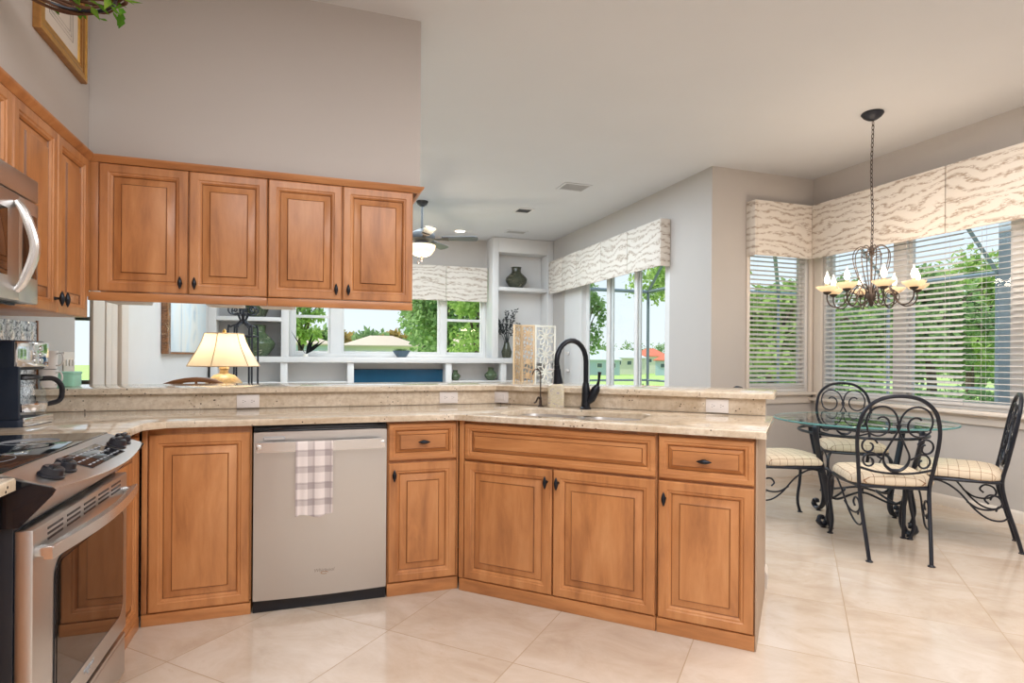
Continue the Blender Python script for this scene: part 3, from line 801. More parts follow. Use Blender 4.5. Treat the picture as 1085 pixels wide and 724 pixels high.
# ---- dishwasher and towel -------------------------------------------
t = thing('dishwasher', 'stainless dishwasher with a wide bar handle and black toe panel', 'dishwasher', (-0.252, YF, 0))
Wd = 0.608
mb = MB(); mb.box(0.003, Wd - 0.003, 0.03, 0.56, 0.06, 0.862); obj('tub', mb, 'black_plastic', t)
mb = MB(); mb.box(0.003, Wd - 0.003, 0.004, 0.03, 0.0, 0.058, 0.002); obj('toe_panel', mb, 'black_plastic', t)
mb = MB(); mb.box(0.003, Wd - 0.003, -0.004, 0.029, 0.840, 0.858, 0.003); obj('control_strip', mb, 'black_gloss', t)
mb = MB()
fr = [(0.004 + (Wd - 0.008) * k / 16, -0.014 - 0.012 * sin(pi * k / 16)) for k in range(17)]
mb.prism([(x, y) for x, y in fr] + [(Wd - 0.004, 0.029), (0.004, 0.029)], 0.061, 0.838, (), 0.004); pnl = obj('door_panel', mb, 'stainless', t)
mb = MB()
hb = [(0.018 + (Wd - 0.036) * k / 14, -0.062 - 0.014 * sin(pi * k / 14)) for k in range(15)]
mb.prism(hb + [(x, y + 0.014) for x, y in hb[::-1]], 0.750, 0.796, (), 0.004)
for x in (0.03, Wd - 0.03): mb.box(x - 0.012, x + 0.012, -0.064, -0.014, 0.764, 0.786, 0.003)
obj('handle', mb, 'bright_steel', t)
mb = MB(); mb.box(0.045, 0.137, -0.026, -0.014, 0.800, 0.816, 0.002); vg = obj('vent', mb, 'grey_print', pnl)
mb = MB(); mb.box(0.049, 0.133, -0.0275, -0.026, 0.803, 0.813); obj('vent_plate', mb, 'stainless', vg)
Mx = Matrix.Translation((Wd / 2 + 0.01, -0.0272, 0.178)) @ Matrix.Rotation(pi / 2, 4, 'X')
text_mesh('logo', 'Whirlpool', 0.022, 'ink', pnl, Mx)
mb = MB(); mb.tube([(Wd / 2 + 0.012 + 0.016 * cos(a), -0.0268, 0.166 + 0.006 * sin(a)) for a in [k * 2 * pi / 22 for k in range(20)]], 0.0012, 6); obj('logo_swirl', mb, 'gold_dark', pnl)
# towel
tw = thing('dish_towel', 'grey and white plaid towel hanging from the dishwasher handle', 'towel', (-0.066, YF - 0.0765, 0.0))
def towel_strip(y0, zbot, wav, x0, x1, side):
    loops = []
    return loops
mb = MB(); cols = []
n = 16
for i in range(n + 1):
    x = 0.163 * i / n; w = 0.004 * sin(i * 1.1)
    yc = -0.011 * sin(pi * (x - 0.066 + 0.252 - 0.018 + 0.066) / 0.572) + 0.0  # follow the bow
    top = 0.7955
    prof = [(-0.010 + w - 0.004, 0.455 + 0.008 * sin(i * 0.5)), (-0.009 + w * 0.8, 0.60), (-0.006 + w * 0.5, 0.72), (-0.0045, 0.785), (0.002, top + 0.001), (0.012, top + 0.001), (0.0215, 0.785), (0.024, 0.70), (0.025, 0.56)]
    shift = -0.006 * (0.79 - 0.45)
    cols.append([Vector((x + (-0.006 if z < 0.6 else 0) * 0, y + 0.0, z)) for y, z in prof])
inner = [[p + Vector((0, 0.0022 if j < 4 else (0 if j < 6 else -0.0022), -0.0022 if 3 < j < 6 else 0)) for j, p in enumerate(c)] for c in cols]
for i in range(n):
    for j in range(len(cols[0]) - 1):
        mb.faces([cols[i][j], cols[i + 1][j], cols[i + 1][j + 1], cols[i][j + 1]], [(0, 1, 2, 3)])
bmesh.ops.remove_doubles(mb.bm, verts=mb.bm.verts, dist=1e-5)
bmesh.ops.solidify(mb.bm, geom=list(mb.bm.faces), thickness=0.0016)
obj('cloth', mb, 'towel_plaid', tw, sharp=80)

# ---- range ----------------------------------------------------------
# built facing +x: local x -> world y, local y (depth) -> world -x
t = thing('oven_range', 'stainless slide-in electric range with black glass cooktop on the left wall', 'range', (-0.70, 1.70, 0), pi / 2)
Wr = 0.765
mb = MB(); mb.box(0.0, Wr, -0.03, 0.59, 0.06, 0.80, 0.002); mb.box(0.0, Wr, 0.02, 0.60, 0.80, 0.900, 0.002); obj('body', mb, 'black_plastic', t)
mb = MB(); mb.box(0.02, Wr - 0.02, 0.0, 0.5, 0.0, 0.06); obj('plinth', mb, 'black_plastic', t)
mb = MB(); mb.box(-0.006, Wr + 0.006, -0.005, 0.585, 0.9005, 0.910, 0.003); ck = obj('cooktop', mb, 'black_gloss', t)
for bx, by, br in ((0.2, 0.15, 0.10), (0.57, 0.15, 0.075), (0.2, 0.42, 0.075), (0.57, 0.42, 0.10)):
    mb = MB(); mb.tube([(bx + br * cos(a), by + br * sin(a), 0.9101) for a in [q * 2 * pi / 48 for q in range(48)]], 0.0006, 4, True); obj('burner_ring', mb, 'grey_print', ck)
# control panel: sloped top, bowed front
mb = MB(); N = 20; loops = []
for k in range(N + 1):
    x = -0.004 + (Wr + 0.008) * k / N; b = 0.05 * sin(pi * k / N) ** 0.9 if 0 < k < N else 0
    yf = -0.108 - b * 0.75
    pz = 0.906 + (yf + 0.004) * 0.33
    loops.append([(x, -0.004, 0.906), (x, yf, pz), (x, yf - 0.005, pz - 0.006), (x, yf + 0.004, pz - 0.018), (x, -0.045, 0.778), (x, -0.004, 0.778)])
mb.loft(loops); cp = obj('control_panel', mb, ['stainless'], t)
slope = math.atan2(0.906 - 0.868, 0.12)
def on_panel(x, y): return Vector((x, y, 0.906 + (y + 0.004) * 0.33 + 0.0005))
def panelM(x, y): return Matrix.Translation(on_panel(x, y)) @ Matrix.Rotation(math.atan(0.33), 4, 'X')
mb = MB(); mb.box(0.0, 0.30, -0.045, 0.045, 0.0, 0.002, 0.001, M=panelM(0.245, -0.075)); dsp = obj('display', mb, 'black_gloss', cp)
mb = MB()
for r_ in range(3):
    for q in range(9):
        mb.box(0.015 + q * 0.031, 0.035 + q * 0.031, -0.032 + r_ * 0.027, -0.027 + r_ * 0.027, 0.0021, 0.0026, M=panelM(0.245, -0.075))
obj('printing', mb, 'grey_print', dsp)
for x, y in ((0.075, -0.078), (0.165, -0.075), (0.60, -0.078), (0.685, -0.07)):
    mb = MB(); M = panelM(x, y)
    mb.lathe([(0.030, 0.001), (0.030, 0.005), (0.026, 0.008), (0.024, 0.022), (0.021, 0.025), (0.0, 0.025)], 24, M=M); mb.box(-0.025, 0.025, -0.006, 0.006, 0.022, 0.032, 0.003, M=M)
    obj('knob', mb, 'black_plastic', cp)
for xa in (-0.0105, Wr + 0.0045):
    mb = MB(); mb.loft([[(x, -0.002, 0.900), (x, -0.112, 0.868), (x, -0.118, 0.862), (x, -0.110, 0.848), (x, -0.046, 0.776), (x, -0.002, 0.776)] for x in (xa, xa + 0.006)]); obj('end_cap', mb, 'black_gloss', cp)
# oven door
mb = MB(); mb.box(0.004, Wr - 0.004, -0.069, -0.031, 0.205, 0.765, 0.004); od = obj('oven_door', mb, 'stainless', t)
mb = MB(); mb.prism(rrect(0.125, Wr - 0.055, 0.275, 0.655, 0.05, 6), 0.0, 0.003, M=Matrix.Translation((0, -0.069, 0)) @ Matrix.Rotation(pi / 2, 4, 'X')); ow = obj('window_trim', mb, 'black_gloss', od)
mb = MB(); mb.prism(rrect(0.137, Wr - 0.067, 0.287, 0.643, 0.042, 6), 0.0031, 0.0045, M=Matrix.Translation((0, -0.069, 0)) @ Matrix.Rotation(pi / 2, 4, 'X')); obj('oven_window', mb, 'oven_glass', ow)
mb = MB()
for g in range(5):
    for r_ in range(3):
        x0 = 0.085 + g * 0.125; mb.box(x0, x0 + 0.095, -0.0705, -0.0685, 0.718 + r_ * 0.0135, 0.724 + r_ * 0.0135)
obj('vent_slots', mb, 'black_plastic', od)
mb = MB(); hp = [(0.012 + (Wr - 0.024) * k / 16, -0.105 - 0.028 * sin(pi * k / 16)) for k in range(17)]
mb.prism(hp + [(x, y + 0.018) for x, y in hp[::-1]], 0.690, 0.722, (), 0.005)
for x in (0.038, Wr - 0.038): mb.box(x - 0.018, x + 0.018, -0.105, -0.068, 0.695, 0.717, 0.003)
obj('handle', mb, 'bright_steel', od)
mb = MB(); mb.tube([(Wr / 2 + 0.014 * cos(a), -0.0695, 0.236 + 0.006 * sin(a)) for a in [k * 2 * pi / 20 for k in range(18)]], 0.001, 6); obj('logo_swirl', mb, 'grey_print', od)
text_mesh('logo', 'Whirlpool', 0.02, 'grey_print', od, Matrix.Translation((Wr / 2, -0.0693, 0.248)) @ Matrix.Rotation(pi / 2, 4, 'X'))
mb = MB(); mb.box(0.004, Wr - 0.004, -0.066, -0.031, 0.04, 0.170, 0.004); mb.box(0.004, Wr - 0.004, -0.066, -0.031, 0.171, 0.186, 0.002); dr = obj('storage_drawer', mb, 'stainless', t)
mb = MB(); mb.box(0.006, Wr - 0.006, -0.045, -0.031, 0.187, 0.204); obj('drawer_gap', mb, 'black_gloss', t)

# ---- microwave ------------------------------------------------------
t = thing('microwave', 'stainless over-the-range microwave with a curved loop handle', 'microwave', (-0.98, 1.708, 1.362), pi / 2)
mb = MB(); mb.box(0, 0.76, -0.042, 0.328, 0.0, 0.43, 0.003); obj('body', mb, 'black_plastic', t)
mb = MB(); mb.box(0, 0.76, -0.075, -0.043, 0.350, 0.428, 0.006); obj('vent_cover', mb, 'stainless', t)
mb = MB(); mb.box(0.0, 0.615, -0.078, -0.043, 0.0, 0.346, 0.005); dr = obj('door', mb, 'stainless', t)
mb = MB(); mb.box(0.05, 0.53, -0.080, -0.0775, 0.075, 0.285, 0.001); obj('door_window', mb, 'oven_glass', dr)
mb = MB()
for s_ in (1,):
    pts = catmull([(0.585, -0.080, 0.03), (0.588, -0.102, 0.07), (0.592, -0.128, 0.175), (0.588, -0.102, 0.28), (0.585, -0.080, 0.32)], 6)
    mb.tube(pts, [0.010 + 0.005 * sin(pi * i / (len(pts) - 1)) for i in range(len(pts))], 10)
obj('handle', mb, 'bright_steel', dr)
mb = MB(); mb.box(0.618, 0.76, -0.075, -0.043, 0.0, 0.346, 0.005); kp = obj('keypad_panel', mb, 'stainless', t)
mb = MB(); mb.box(0.640, 0.742, -0.077, -0.0745, 0.085, 0.30, 0.001); obj('keypad', mb, 'oven_glass', kp)
mb = MB()
for i in range(6): mb.box(0.03, 0.73, -0.02 + 0.045 * i, -0.005 + 0.045 * i, -0.006, 0.0)
obj('grille', mb, 'navy_plastic', t)

# ---- left wall: tile, switch, coffee things --------------------------
mb = MB()
for r_ in range(4):
    for q in range(9): mb.box(-1.3095, -1.304, 2.62 + q * 0.103, 2.72 + q * 0.103, 0.9015 + r_ * 0.105 + 0.03, 0.9015 + r_ * 0.105 + 0.131, 0.001)
mb.box(-1.3095, -1.302, 3.547, 3.562, 0.902, 1.358, 0.001, 1)
tag(obj('tile_panel', mb, ['speckle_tile', 'rattan']), 'speckled glossy tile panel on the left wall behind the coffee maker', 'tile')
t = thing('switch_plate', 'three-gang switch plate on the left wall above the mint container', 'switch', (-1.3095, 3.965, 1.085), pi / 2)
mb = MB(); mb.box(-0.08, 0.08, -0.006, 0, 0, 0.118, 0.003); obj('plate', mb, 'trim_paint', t)
for q in (-0.046, 0, 0.046):
    mb = MB(); mb.box(q - 0.008, q + 0.008, -0.012, -0.006, 0.04, 0.075, 0.002); obj('toggle', mb, 'white_plastic', t)
t = thing('coffee_maker', 'black and chrome drip coffee maker with glass carafe on the worktop by the range', 'coffee maker', (-1.078, 2.800, ZTOP), pi / 2 - 0.13)
# local x along the front (0..0.225), y depth back
mb = MB(); mb.prism(rrect(0, 0.225, 0.0, 0.21, 0.02), 0, 0.03, (), 0.004); mb.box(0.004, 0.221, 0.135, 0.21, 0.03, 0.24, 0.006)
mb.box(0.0, 0.018, 0.012, 0.15, 0.03, 0.24, 0.004)
mb.box(0.0, 0.225, 0.030, 0.21, 0.225, 0.345, 0.012); obj('housing', mb, 'navy_plastic', t)
mb = MB(); mb.box(0.012, 0.213, -0.004, 0.006, 0.002, 0.036, 0.003); obj('base_trim', mb, 'chrome', t)
mb = MB(); mb.box(0.004, 0.221, 0.018, 0.032, 0.236, 0.340, 0.006); fp = obj('control_face', mb, 'chrome', t)
mb = MB()
for i, (bx, bz) in enumerate(((0.125, 0.262), (0.125, 0.288), (0.165, 0.262), (0.165, 0.288), (0.165, 0.314))):
    mb.lathe([(0.011, 0), (0.011, 0.003), (0.0, 0.004)], 14, M=Matrix.Translation((bx, 0.018, bz)) @ Matrix.Rotation(pi / 2, 4, 'X'))
mb.box(0.112, 0.140, 0.0165, 0.018, 0.304, 0.326); obj('buttons', mb, 'bright_steel', fp)
cv = MB(); cv.lathe([(0.052, 0.037), (0.072, 0.045), (0.078, 0.085), (0.070, 0.135), (0.056, 0.165), (0.055, 0.185)], 28, (0.115, 0.055, 0)); cv = obj('carafe', cv, 'carafe_glass', t)
mb = MB(); mb.lathe([(0.058, 0.1855), (0.062, 0.19), (0.06, 0.2), (0.03, 0.206), (0, 0.207)], 24, (0.115, 0.055, 0)); obj('carafe_lid', mb, 'black_plastic', cv)
mb = MB(); mb.lathe([(0.0725, 0.055), (0.0795, 0.080), (0.0800, 0.086), (0.0800, 0.090), (0.0795, 0.09)], 28, (0.115, 0.055, 0)); obj('coffee_band', mb, 'chrome', cv)
mb = MB(); mb.tube(catmull([(0.160, 0.02, 0.188), (0.195, -0.015, 0.185), (0.214, -0.034, 0.15), (0.208, -0.030, 0.095), (0.172, 0.005, 0.078)], 5), 0.0105, 10); obj('carafe_handle', mb, 'black_plastic', cv)
# two stacked glass mugs behind the coffee maker and a mint container on the bar
def mug(loc, rz, label):
    t = thing('glass_mug', label, 'mug', loc, rz, 'mugs behind the coffee maker')
    mb = MB(); mb.lathe([(0.030, 0), (0.036, 0.004), (0.04, 0.095), (0.037, 0.095), (0.033, 0.008), (0.0, 0.008)], 24); obj('cup', mb, 'bluegrey_bowl' if False else 'white_plastic', t)
    mb = MB(); mb.tube(catmull([(0.038, 0, 0.08), (0.062, 0, 0.082), (0.072, 0, 0.055), (0.06, 0, 0.025), (0.037, 0, 0.02)], 5), 0.0042, 8); obj('handle', mb, 'white_plastic', t)
mug((-1.262, 3.565, 1.0165), -0.35, 'pale mug standing on the bar beside the coffee maker, lower of two')
mug((-1.262, 3.565, 1.1125), -0.25, 'pale mug stacked on another beside the coffee maker, upper of two')
t = thing('mint_container', 'mint green lidded container on the bar below the switch plate', 'container', (-1.252, 3.785, 1.0165), 0.0)
mb = MB(); mb.loft([[(p[0] * k, p[1] * k, z) for p in rrect(-0.045, 0.045, -0.075, 0.075, 0.02)] for z, k in ((0, 0.94), (0.004, 1), (0.062, 1.0), (0.066, 0.98))]); obj('box', mb, 'mint', t)
mb = MB(); mb.loft([[(p[0], p[1], z) for p in rrect(-0.048 + i, 0.048 - i, -0.078 + i, 0.078 - i, 0.02)] for z, i in ((0.0665, 0), (0.076, 0), (0.08, 0.006))]); obj('lid', mb, 'mint', t)

# ---- framed picture and hanging vine basket --------------------------
t = thing('framed_picture', 'gold framed line drawing hanging high on the left wall above the cabinets', 'picture', (-0.9995, 2.66, 2.42), pi / 2)
Wp, Hp = 0.49, 0.62
def lp(i, y): return [(i, y, i), (Wp - i, y, i), (Wp - i, y, Hp - i), (i, y, Hp - i)]
mb = MB(); mb.loft([lp(0, 0), lp(0, -0.022), lp(0.004, -0.026), lp(0.014, -0.027), lp(0.020, -0.022), lp(0.03, -0.023), lp(0.04, -0.019), lp(0.05, -0.020), lp(0.06, -0.014), lp(0.066, -0.016), lp(0.07, -0.008)], 0, True, False, True, None, [1, 1, 0, 0, 0, 1, 0, 1, 0, 0]); obj('frame', mb, ['gold', 'gold_dark'], t, sharp=20)
mb = MB(); mb.box(0.068, Wp - 0.068, -0.0085, -0.004, 0.068, Hp - 0.068); pp = obj('mat_board', mb, 'paper', t)
mb = MB()
for i in range(3):
    a = 0.125 + 0.016 * i; mb.tube([(a, -0.009, a), (Wp - a, -0.009, a), (Wp - a, -0.009, Hp - a), (a, -0.009, Hp - a)], 0.0011, 5, True)
obj('drawing_lines', mb, 'ink', pp)
t = thing('hanging_vine_basket', 'twig basket of green vine leaves hanging at the top left corner', 'plant', (-0.78, 2.27, 2.362))
mb = MB()
for i in range(7):
    r_ = 0.17 - 0.006 * (i % 3); ph = i * 0.9
    mb.tube([(r_ * cos(a) + 0.012 * sin(3 * a + ph), r_ * sin(a) + 0.012 * cos(4 * a + ph), 0.03 + 0.007 * i + 0.012 * sin(2 * a + ph)) for a in [k * 2 * pi / 40 for k in range(40)]], 0.006, 6, True)
for i in range(6):
    a = i * pi / 3; mb.tube(catmull([(0.16 * cos(a), 0.16 * sin(a), 0.05), (0.1 * cos(a + .3), 0.1 * sin(a + .3), 0.015), (0, 0, 0.012)], 4), 0.005, 5)
obj('twig_ring', mb, 'twig', t)
mb = MB(); mb.tube([(0.15 * cos(a), 0.15 * sin(a), 0.028) for a in [k * 2 * pi / 32 for k in range(32)]], 0.006, 6, True)
for i in range(3):
    a = i * 2 * pi / 3; mb.tube([(0.165 * cos(a), 0.165 * sin(a), 0.05), (0, 0, 0.45), (0, 0, ZC - 2.362)], 0.002, 5)
obj('wire_hanger', mb, 'iron', t)
mb = MB(); rr = random.Random(3)
def leaf(mb, c, d, L, Wd_, upv, m=0):
    d = d.normalized(); s_ = d.cross(upv).normalized() * Wd_; n_ = s_.cross(d).normalized()
    vs = [c, c + d * L * .35 + s_ + n_ * L * .05, c + d * L, c + d * L * .35 - s_ + n_ * L * .05, c + d * L * .5 - n_ * L * .06]
    mb.faces(vs, [(0, 1, 4), (1, 2, 4), (2, 3, 4), (3, 0, 4)], m)
for i in range(90):
    a = rr.uniform(0, 2 * pi); q = rr.uniform(0.10, 0.19)
    c_ = Vector((q * cos(a), q * sin(a), rr.uniform(0.015, 0.10)))
    leaf(mb, c_, Vector((cos(a) + rr.uniform(-.6, .6), sin(a) + rr.uniform(-.6, .6), rr.uniform(-1.1, .5))), rr.uniform(0.03, 0.055), rr.uniform(0.008, 0.014), Vector((rr.uniform(-.3, .3), rr.uniform(-.3, .3), 1)))
for a, dn in ((3.6, 0.07), (5.4, 0.06), (4.4, 0.04), (0.3, .05), (5.9, .08)):
    c_ = Vector((0.17 * cos(a), 0.17 * sin(a), 0.02))
    for k in range(6): leaf(mb, c_ - Vector((0, 0, dn * k / 6)), Vector((rr.uniform(-1, 1), rr.uniform(-1, 1), -0.8)), 0.045, 0.012, Vector((0.2, 0.1, 1)))
obj('leaves', mb, 'leaf_ivy', t)
# ================================================================== LIVING ROOM
YB = 8.65     # face of the built-ins
YW = 8.999
def bookcase(name, label, x0, x1, shelves, base_z, backmat):
    t = thing(name, label, 'bookcase', ((x0 + x1) / 2, YB, 0))
    w = (x1 - x0) / 2
    mb = MB(); mb.box(-w + 0.002, w - 0.002, 0.30, 0.348, base_z, 3.055); obj('back_panel', mb, backmat, t)
    for s_ in (-1, 1):
        mb = MB(); a, b = sorted((s_ * w, s_ * (w - 0.10))); mb.box(a, b, 0, 0.30, base_z, 3.055, 0.003); obj('side_panel', mb, 'white_paint', t)
    mb = MB(); mb.box(-w + 0.10, w - 0.10, 0, 0.30, 2.83, 3.055, 0.003); obj('top_rail', mb, 'white_paint', t)
    for z in shelves:
        mb = MB(); mb.box(-w + 0.10, w - 0.10, 0.004, 0.30, z - 0.055, z, 0.003); obj('shelf', mb, 'white_paint', t)
    return t
bookcase('built_in_bookcase', 'white built-in bookcase to the right of the far windows holding one dark jar', 2.64, 3.658, (2.29,), 1.181, 'white_paint')
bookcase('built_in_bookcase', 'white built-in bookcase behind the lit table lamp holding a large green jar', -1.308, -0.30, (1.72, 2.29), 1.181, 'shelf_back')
t = thing('media_console', 'long white built-in console under the far windows with open bays and the television', 'console', (1.16, YB, 0))
mb = MB(); mb.box(-2.44, 2.49, -0.03, 0.345, 1.10, 1.18, 0.005); obj('ledge', mb, 'white_paint', t)
mb = MB(); mb.box(-2.44, 2.49, 0.32, 0.345, 0.06, 1.0995); obj('back_panel', mb, 'white_paint', t)
for x in (-2.39, -1.52, -0.63, 0.80, 1.67, 2.44):
    mb = MB(); mb.box(x - 0.045, x + 0.045, 0, 0.3195, 0.06, 1.0995, 0.003); obj('upright', mb, 'white_paint', t)
for a, b in ((-2.345, -1.565), (-1.475, -0.675), (0.845, 1.625), (1.715, 2.395)):
    mb = MB(); mb.box(a, b, 0.01, 0.3195, 0.80, 0.83, 0.003); obj('shelf', mb, 'white_paint', t)
mb = MB(); mb.box(-2.44, 2.49, 0, 0.345, 0, 0.0595); obj('plinth', mb, 'white_paint', t)
t = thing('television', 'dark teal television screen in the middle bay of the white console', 'television', (1.245, YB + 0.25, 0.0605))
mb = MB(); mb.box(-0.69, 0.69, -0.02, 0.03, 0.09, 0.945, 0.006); obj('bezel', mb, 'screen_bezel', t)
mb = MB(); mb.box(-0.67, 0.67, -0.022, -0.0195, 0.11, 0.93); obj('screen', mb, 'teal_screen', t)
mb = MB(); mb.box(-0.05, 0.05, 0.0, 0.03, 0.02, 0.12); mb.box(-0.3, 0.3, -0.12, 0.05, 0, 0.02, 0.004); obj('stand', mb, 'black_plastic', t)
def jar(label, loc, s=1.0, mat='green_glaze', squat=1.0):
    t = thing('ceramic_jar', label, 'jar', loc)
    mb = MB(); pr = [(0.10, 0), (0.115, 0.01), (0.19, 0.11), (0.205, 0.165), (0.19, 0.20), (0.10, 0.29), (0.085, 0.31)]
    mb.lathe([(r * s, z * s * squat) for r, z in pr], 10 if mat == 'brown_glaze' else 24); obj('body', mb, mat, t)
    mb = MB(); zt = 0.3102 * s * squat
    mb.lathe([(0.085 * s, zt), (0.082 * s, zt + 0.01 * s), (0.088 * s, zt + 0.075 * s), (0.10 * s, zt + 0.085 * s), (0.09 * s, zt + 0.09 * s), (0.07 * s, zt + 0.03 * s)], 24); obj('neck', mb, mat, t)
    return t
jar('large round green glazed jar on the console behind the lit lamp', (-0.70, YB + 0.15, 1.181), 1.08)
jar('dark green and brown faceted jar alone on the upper right bookcase shelf', (3.08, YB + 0.15, 2.291), 0.88, 'brown_glaze', 0.95)
jar('small green jar in the console bay right of the television', (2.66, YB + 0.12, 0.831), 0.50, 'green_glaze')
jar('smallest green jar in the console bay, nearest the television', (2.09, YB + 0.12, 0.831), 0.40, 'green_glaze')
# striped planter on the upper left shelf
t = thing('striped_planter', 'green striped planter on the shelf above the large green jar', 'planter', (-0.72, YB + 0.14, 1.7205))
mb = MB(); mb.lathe([(0.09, 0), (0.10, 0.01), (0.16, 0.17), (0.165, 0.18), (0.15, 0.18), (0.09, 0.03)], 20); obj('pot', mb, 'green_glaze', t)
mb = MB()
for k in range(20):
    a = k * 2 * pi / 20; mb.tube([(0.104 * cos(a), 0.104 * sin(a), 0.012), (0.166 * cos(a), 0.166 * sin(a), 0.172)], 0.008, 5)
obj('ribs', mb, 'brown_glaze', t)
# small bird-of-paradise style plant, bowl, branches
t = thing('spiky_plant', 'small plant with spiky blades on the console ledge by the left window', 'plant', (-0.08, 8.80, 1.181))
mb = MB(); mb.lathe([(0.03, 0), (0.035, 0.005), (0.03, 0.03), (0.015, 0.04)], 14); obj('foot', mb, 'linen_white', t)
mb = MB()
for dx, dz, w_ in ((-0.20, 0.34, 0.012), (0.12, 0.24, 0.025), (0.2, 0.2, 0.03), (0.28, 0.22, 0.02), (0.1, 0.32, 0.022)):
    leaf(mb, Vector((0, 0, 0.03)), Vector((dx, -0.02, dz)), sqrt(dx * dx + dz * dz), w_, Vector((0, -1, 0.1)))
bmesh.ops.solidify(mb.bm, geom=list(mb.bm.faces), thickness=0.003); obj('blades', mb, 'dry_branch', t)
t = thing('planter_bowl', 'small blue grey bowl with low greenery on the ledge under the big window', 'bowl', (1.27, 8.80, 1.181))
mb = MB(); mb.lathe([(0.05, 0), (0.07, 0.004), (0.13, 0.09), (0.135, 0.10), (0.12, 0.10), (0.06, 0.02)], 24); obj('bowl', mb, 'bluegrey_bowl', t)
mb = MB()
for k in range(40):
    a = RND.uniform(0, 6.28); leaf(mb, Vector((0.09 * cos(a) * RND.random(), 0.09 * sin(a) * RND.random(), 0.085)), Vector((cos(a), sin(a), 0.9)), 0.07, 0.014, Vector((0, 0.2, 1)))
obj('succulents', mb, 'leaf_mid', t)
t = thing('branch_vase', 'vase of dark dry branches standing behind the carved folding screen', 'vase', (2.92, 8.78, 1.181))
mb = MB(); mb.lathe([(0.05, 0), (0.07, 0.01), (0.085, 0.10), (0.05, 0.2), (0.04, 0.24), (0.05, 0.25), (0.035, 0.24), (0.03, 0.1)], 20); obj('vase', mb, 'brown_glaze', t)
mb = MB(); rr = random.Random(11)
for k in range(9):
    dx = rr.uniform(-0.30, 0.34); h = rr.uniform(0.35, 0.62) - abs(dx) * 0.3
    pts = catmull([(0, 0, 0.1), (dx * 0.25, rr.uniform(-.03, .03), 0.24 + h * 0.3), (dx * 0.7, rr.uniform(-.05, .05), 0.24 + h * 0.65), (dx, rr.uniform(-.06, .06), 0.24 + h)], 5)
    mb.tube(pts, [0.006 - 0.003 * i / len(pts) for i in range(len(pts))], 5)
    for p in pts[6:]:
        for q in range(2): leaf(mb, p, Vector((rr.uniform(-1, 1), rr.uniform(-.6, .6), rr.uniform(-.1, 1))), 0.05, 0.011, Vector((0.1, -1, 0.2)))
obj('branches', mb, 'dry_branch', t)
# folding screen
t = thing('folding_screen', 'three panel carved folding screen, two bleached wood panels and one white, before the right bookcase', 'screen', (2.70, 7.80, 0))
def carve_panel(w, z0, z1, fw, bold):
    mb = MB()
    mb.box(0, fw, -0.014, 0.014, z0, z1, 0.002); mb.box(w - fw, w, -0.014, 0.014, z0, z1, 0.002)
    mb.box(fw, w - fw, -0.014, 0.014, z0, z0 + 0.08, 0.002); mb.box(fw, w - fw, -0.014, 0.014, z1 - 0.03, z1, 0.002)
    cx = w / 2; step = 0.26 if bold else 0.2; z = z1 - 0.03 - step / 2; rad = min(step / 2, 0.14)
    def strip(a, b, r_): mb.tube([a, b], r_, 6)
    while z > z0 + 0.1:
        for k in range(8):
            a = k * pi / 4 + 0.2; half = (w / 2 - fw)
            L = min(rad * 1.15, half / max(0.2, abs(cos(a))) + 0.004)
            ca, sa = cos(a), sin(a)
            pts = []
            for q in range(13):
                t_ = q / 12; wd_ = 0.030 * sin(pi * t_) * (1 if bold else 0.8)
                pts.append((cx + ca * L * t_ - sa * wd_, 0, z + sa * L * t_ + ca * wd_))
            for q in range(11, 0, -1):
                t_ = q / 12; wd_ = -0.030 * sin(pi * t_) * (1 if bold else 0.8)
                pts.append((cx + ca * L * t_ - sa * wd_, 0, z + sa * L * t_ + ca * wd_))
            pts = [(min(max(p[0], fw - 0.003), w - fw + 0.003), 0, min(max(p[2], z0 + 0.07), z1 - 0.02)) for p in pts]
            mb.tube(pts, 0.0085 if bold else 0.0065, 6, True)
        mb.ball((cx, 0, z), 0.02, 8, sc=(1, 0.6, 1))
        z -= step
    return mb
for nm, ang, off, w, mat in (('wood_panel', radians(34), (0, 0, 0), 0.185, 'bleached_wood'), ('wood_panel', radians(-20), (0.158, 0.106, 0), 0.185, 'bleached_wood'), ('white_panel', radians(8), (0.335, 0.040, 0), 0.345, 'linen_white')):
    o = obj(nm, carve_panel(w, 0, 1.66, 0.022, mat == 'linen_white'), mat, t, off, ang)
# artwork on the left living wall
t = thing('wall_art', 'pale blue abstract canvas with a carved brown edge on the living room wall', 'painting', (-1.3095, 6.12, 1.20), pi / 2)
mb = MB(); mb.box(0.13, 2.12, -0.045, -0.002, 0.02, 0.98, 0.004); obj('canvas', mb, 'abstract_paint', t)
mb = MB(); mb.box(0.0, 0.128, -0.055, -0.002, 0.0, 1.0, 0.004); obj('carved_edge', mb, 'frame_carve', t)
mb = MB(); mb.box(0.129, 2.13, -0.048, -0.002, 0.0, 0.018, 0.003); obj('lower_edge', mb, 'rattan', t)
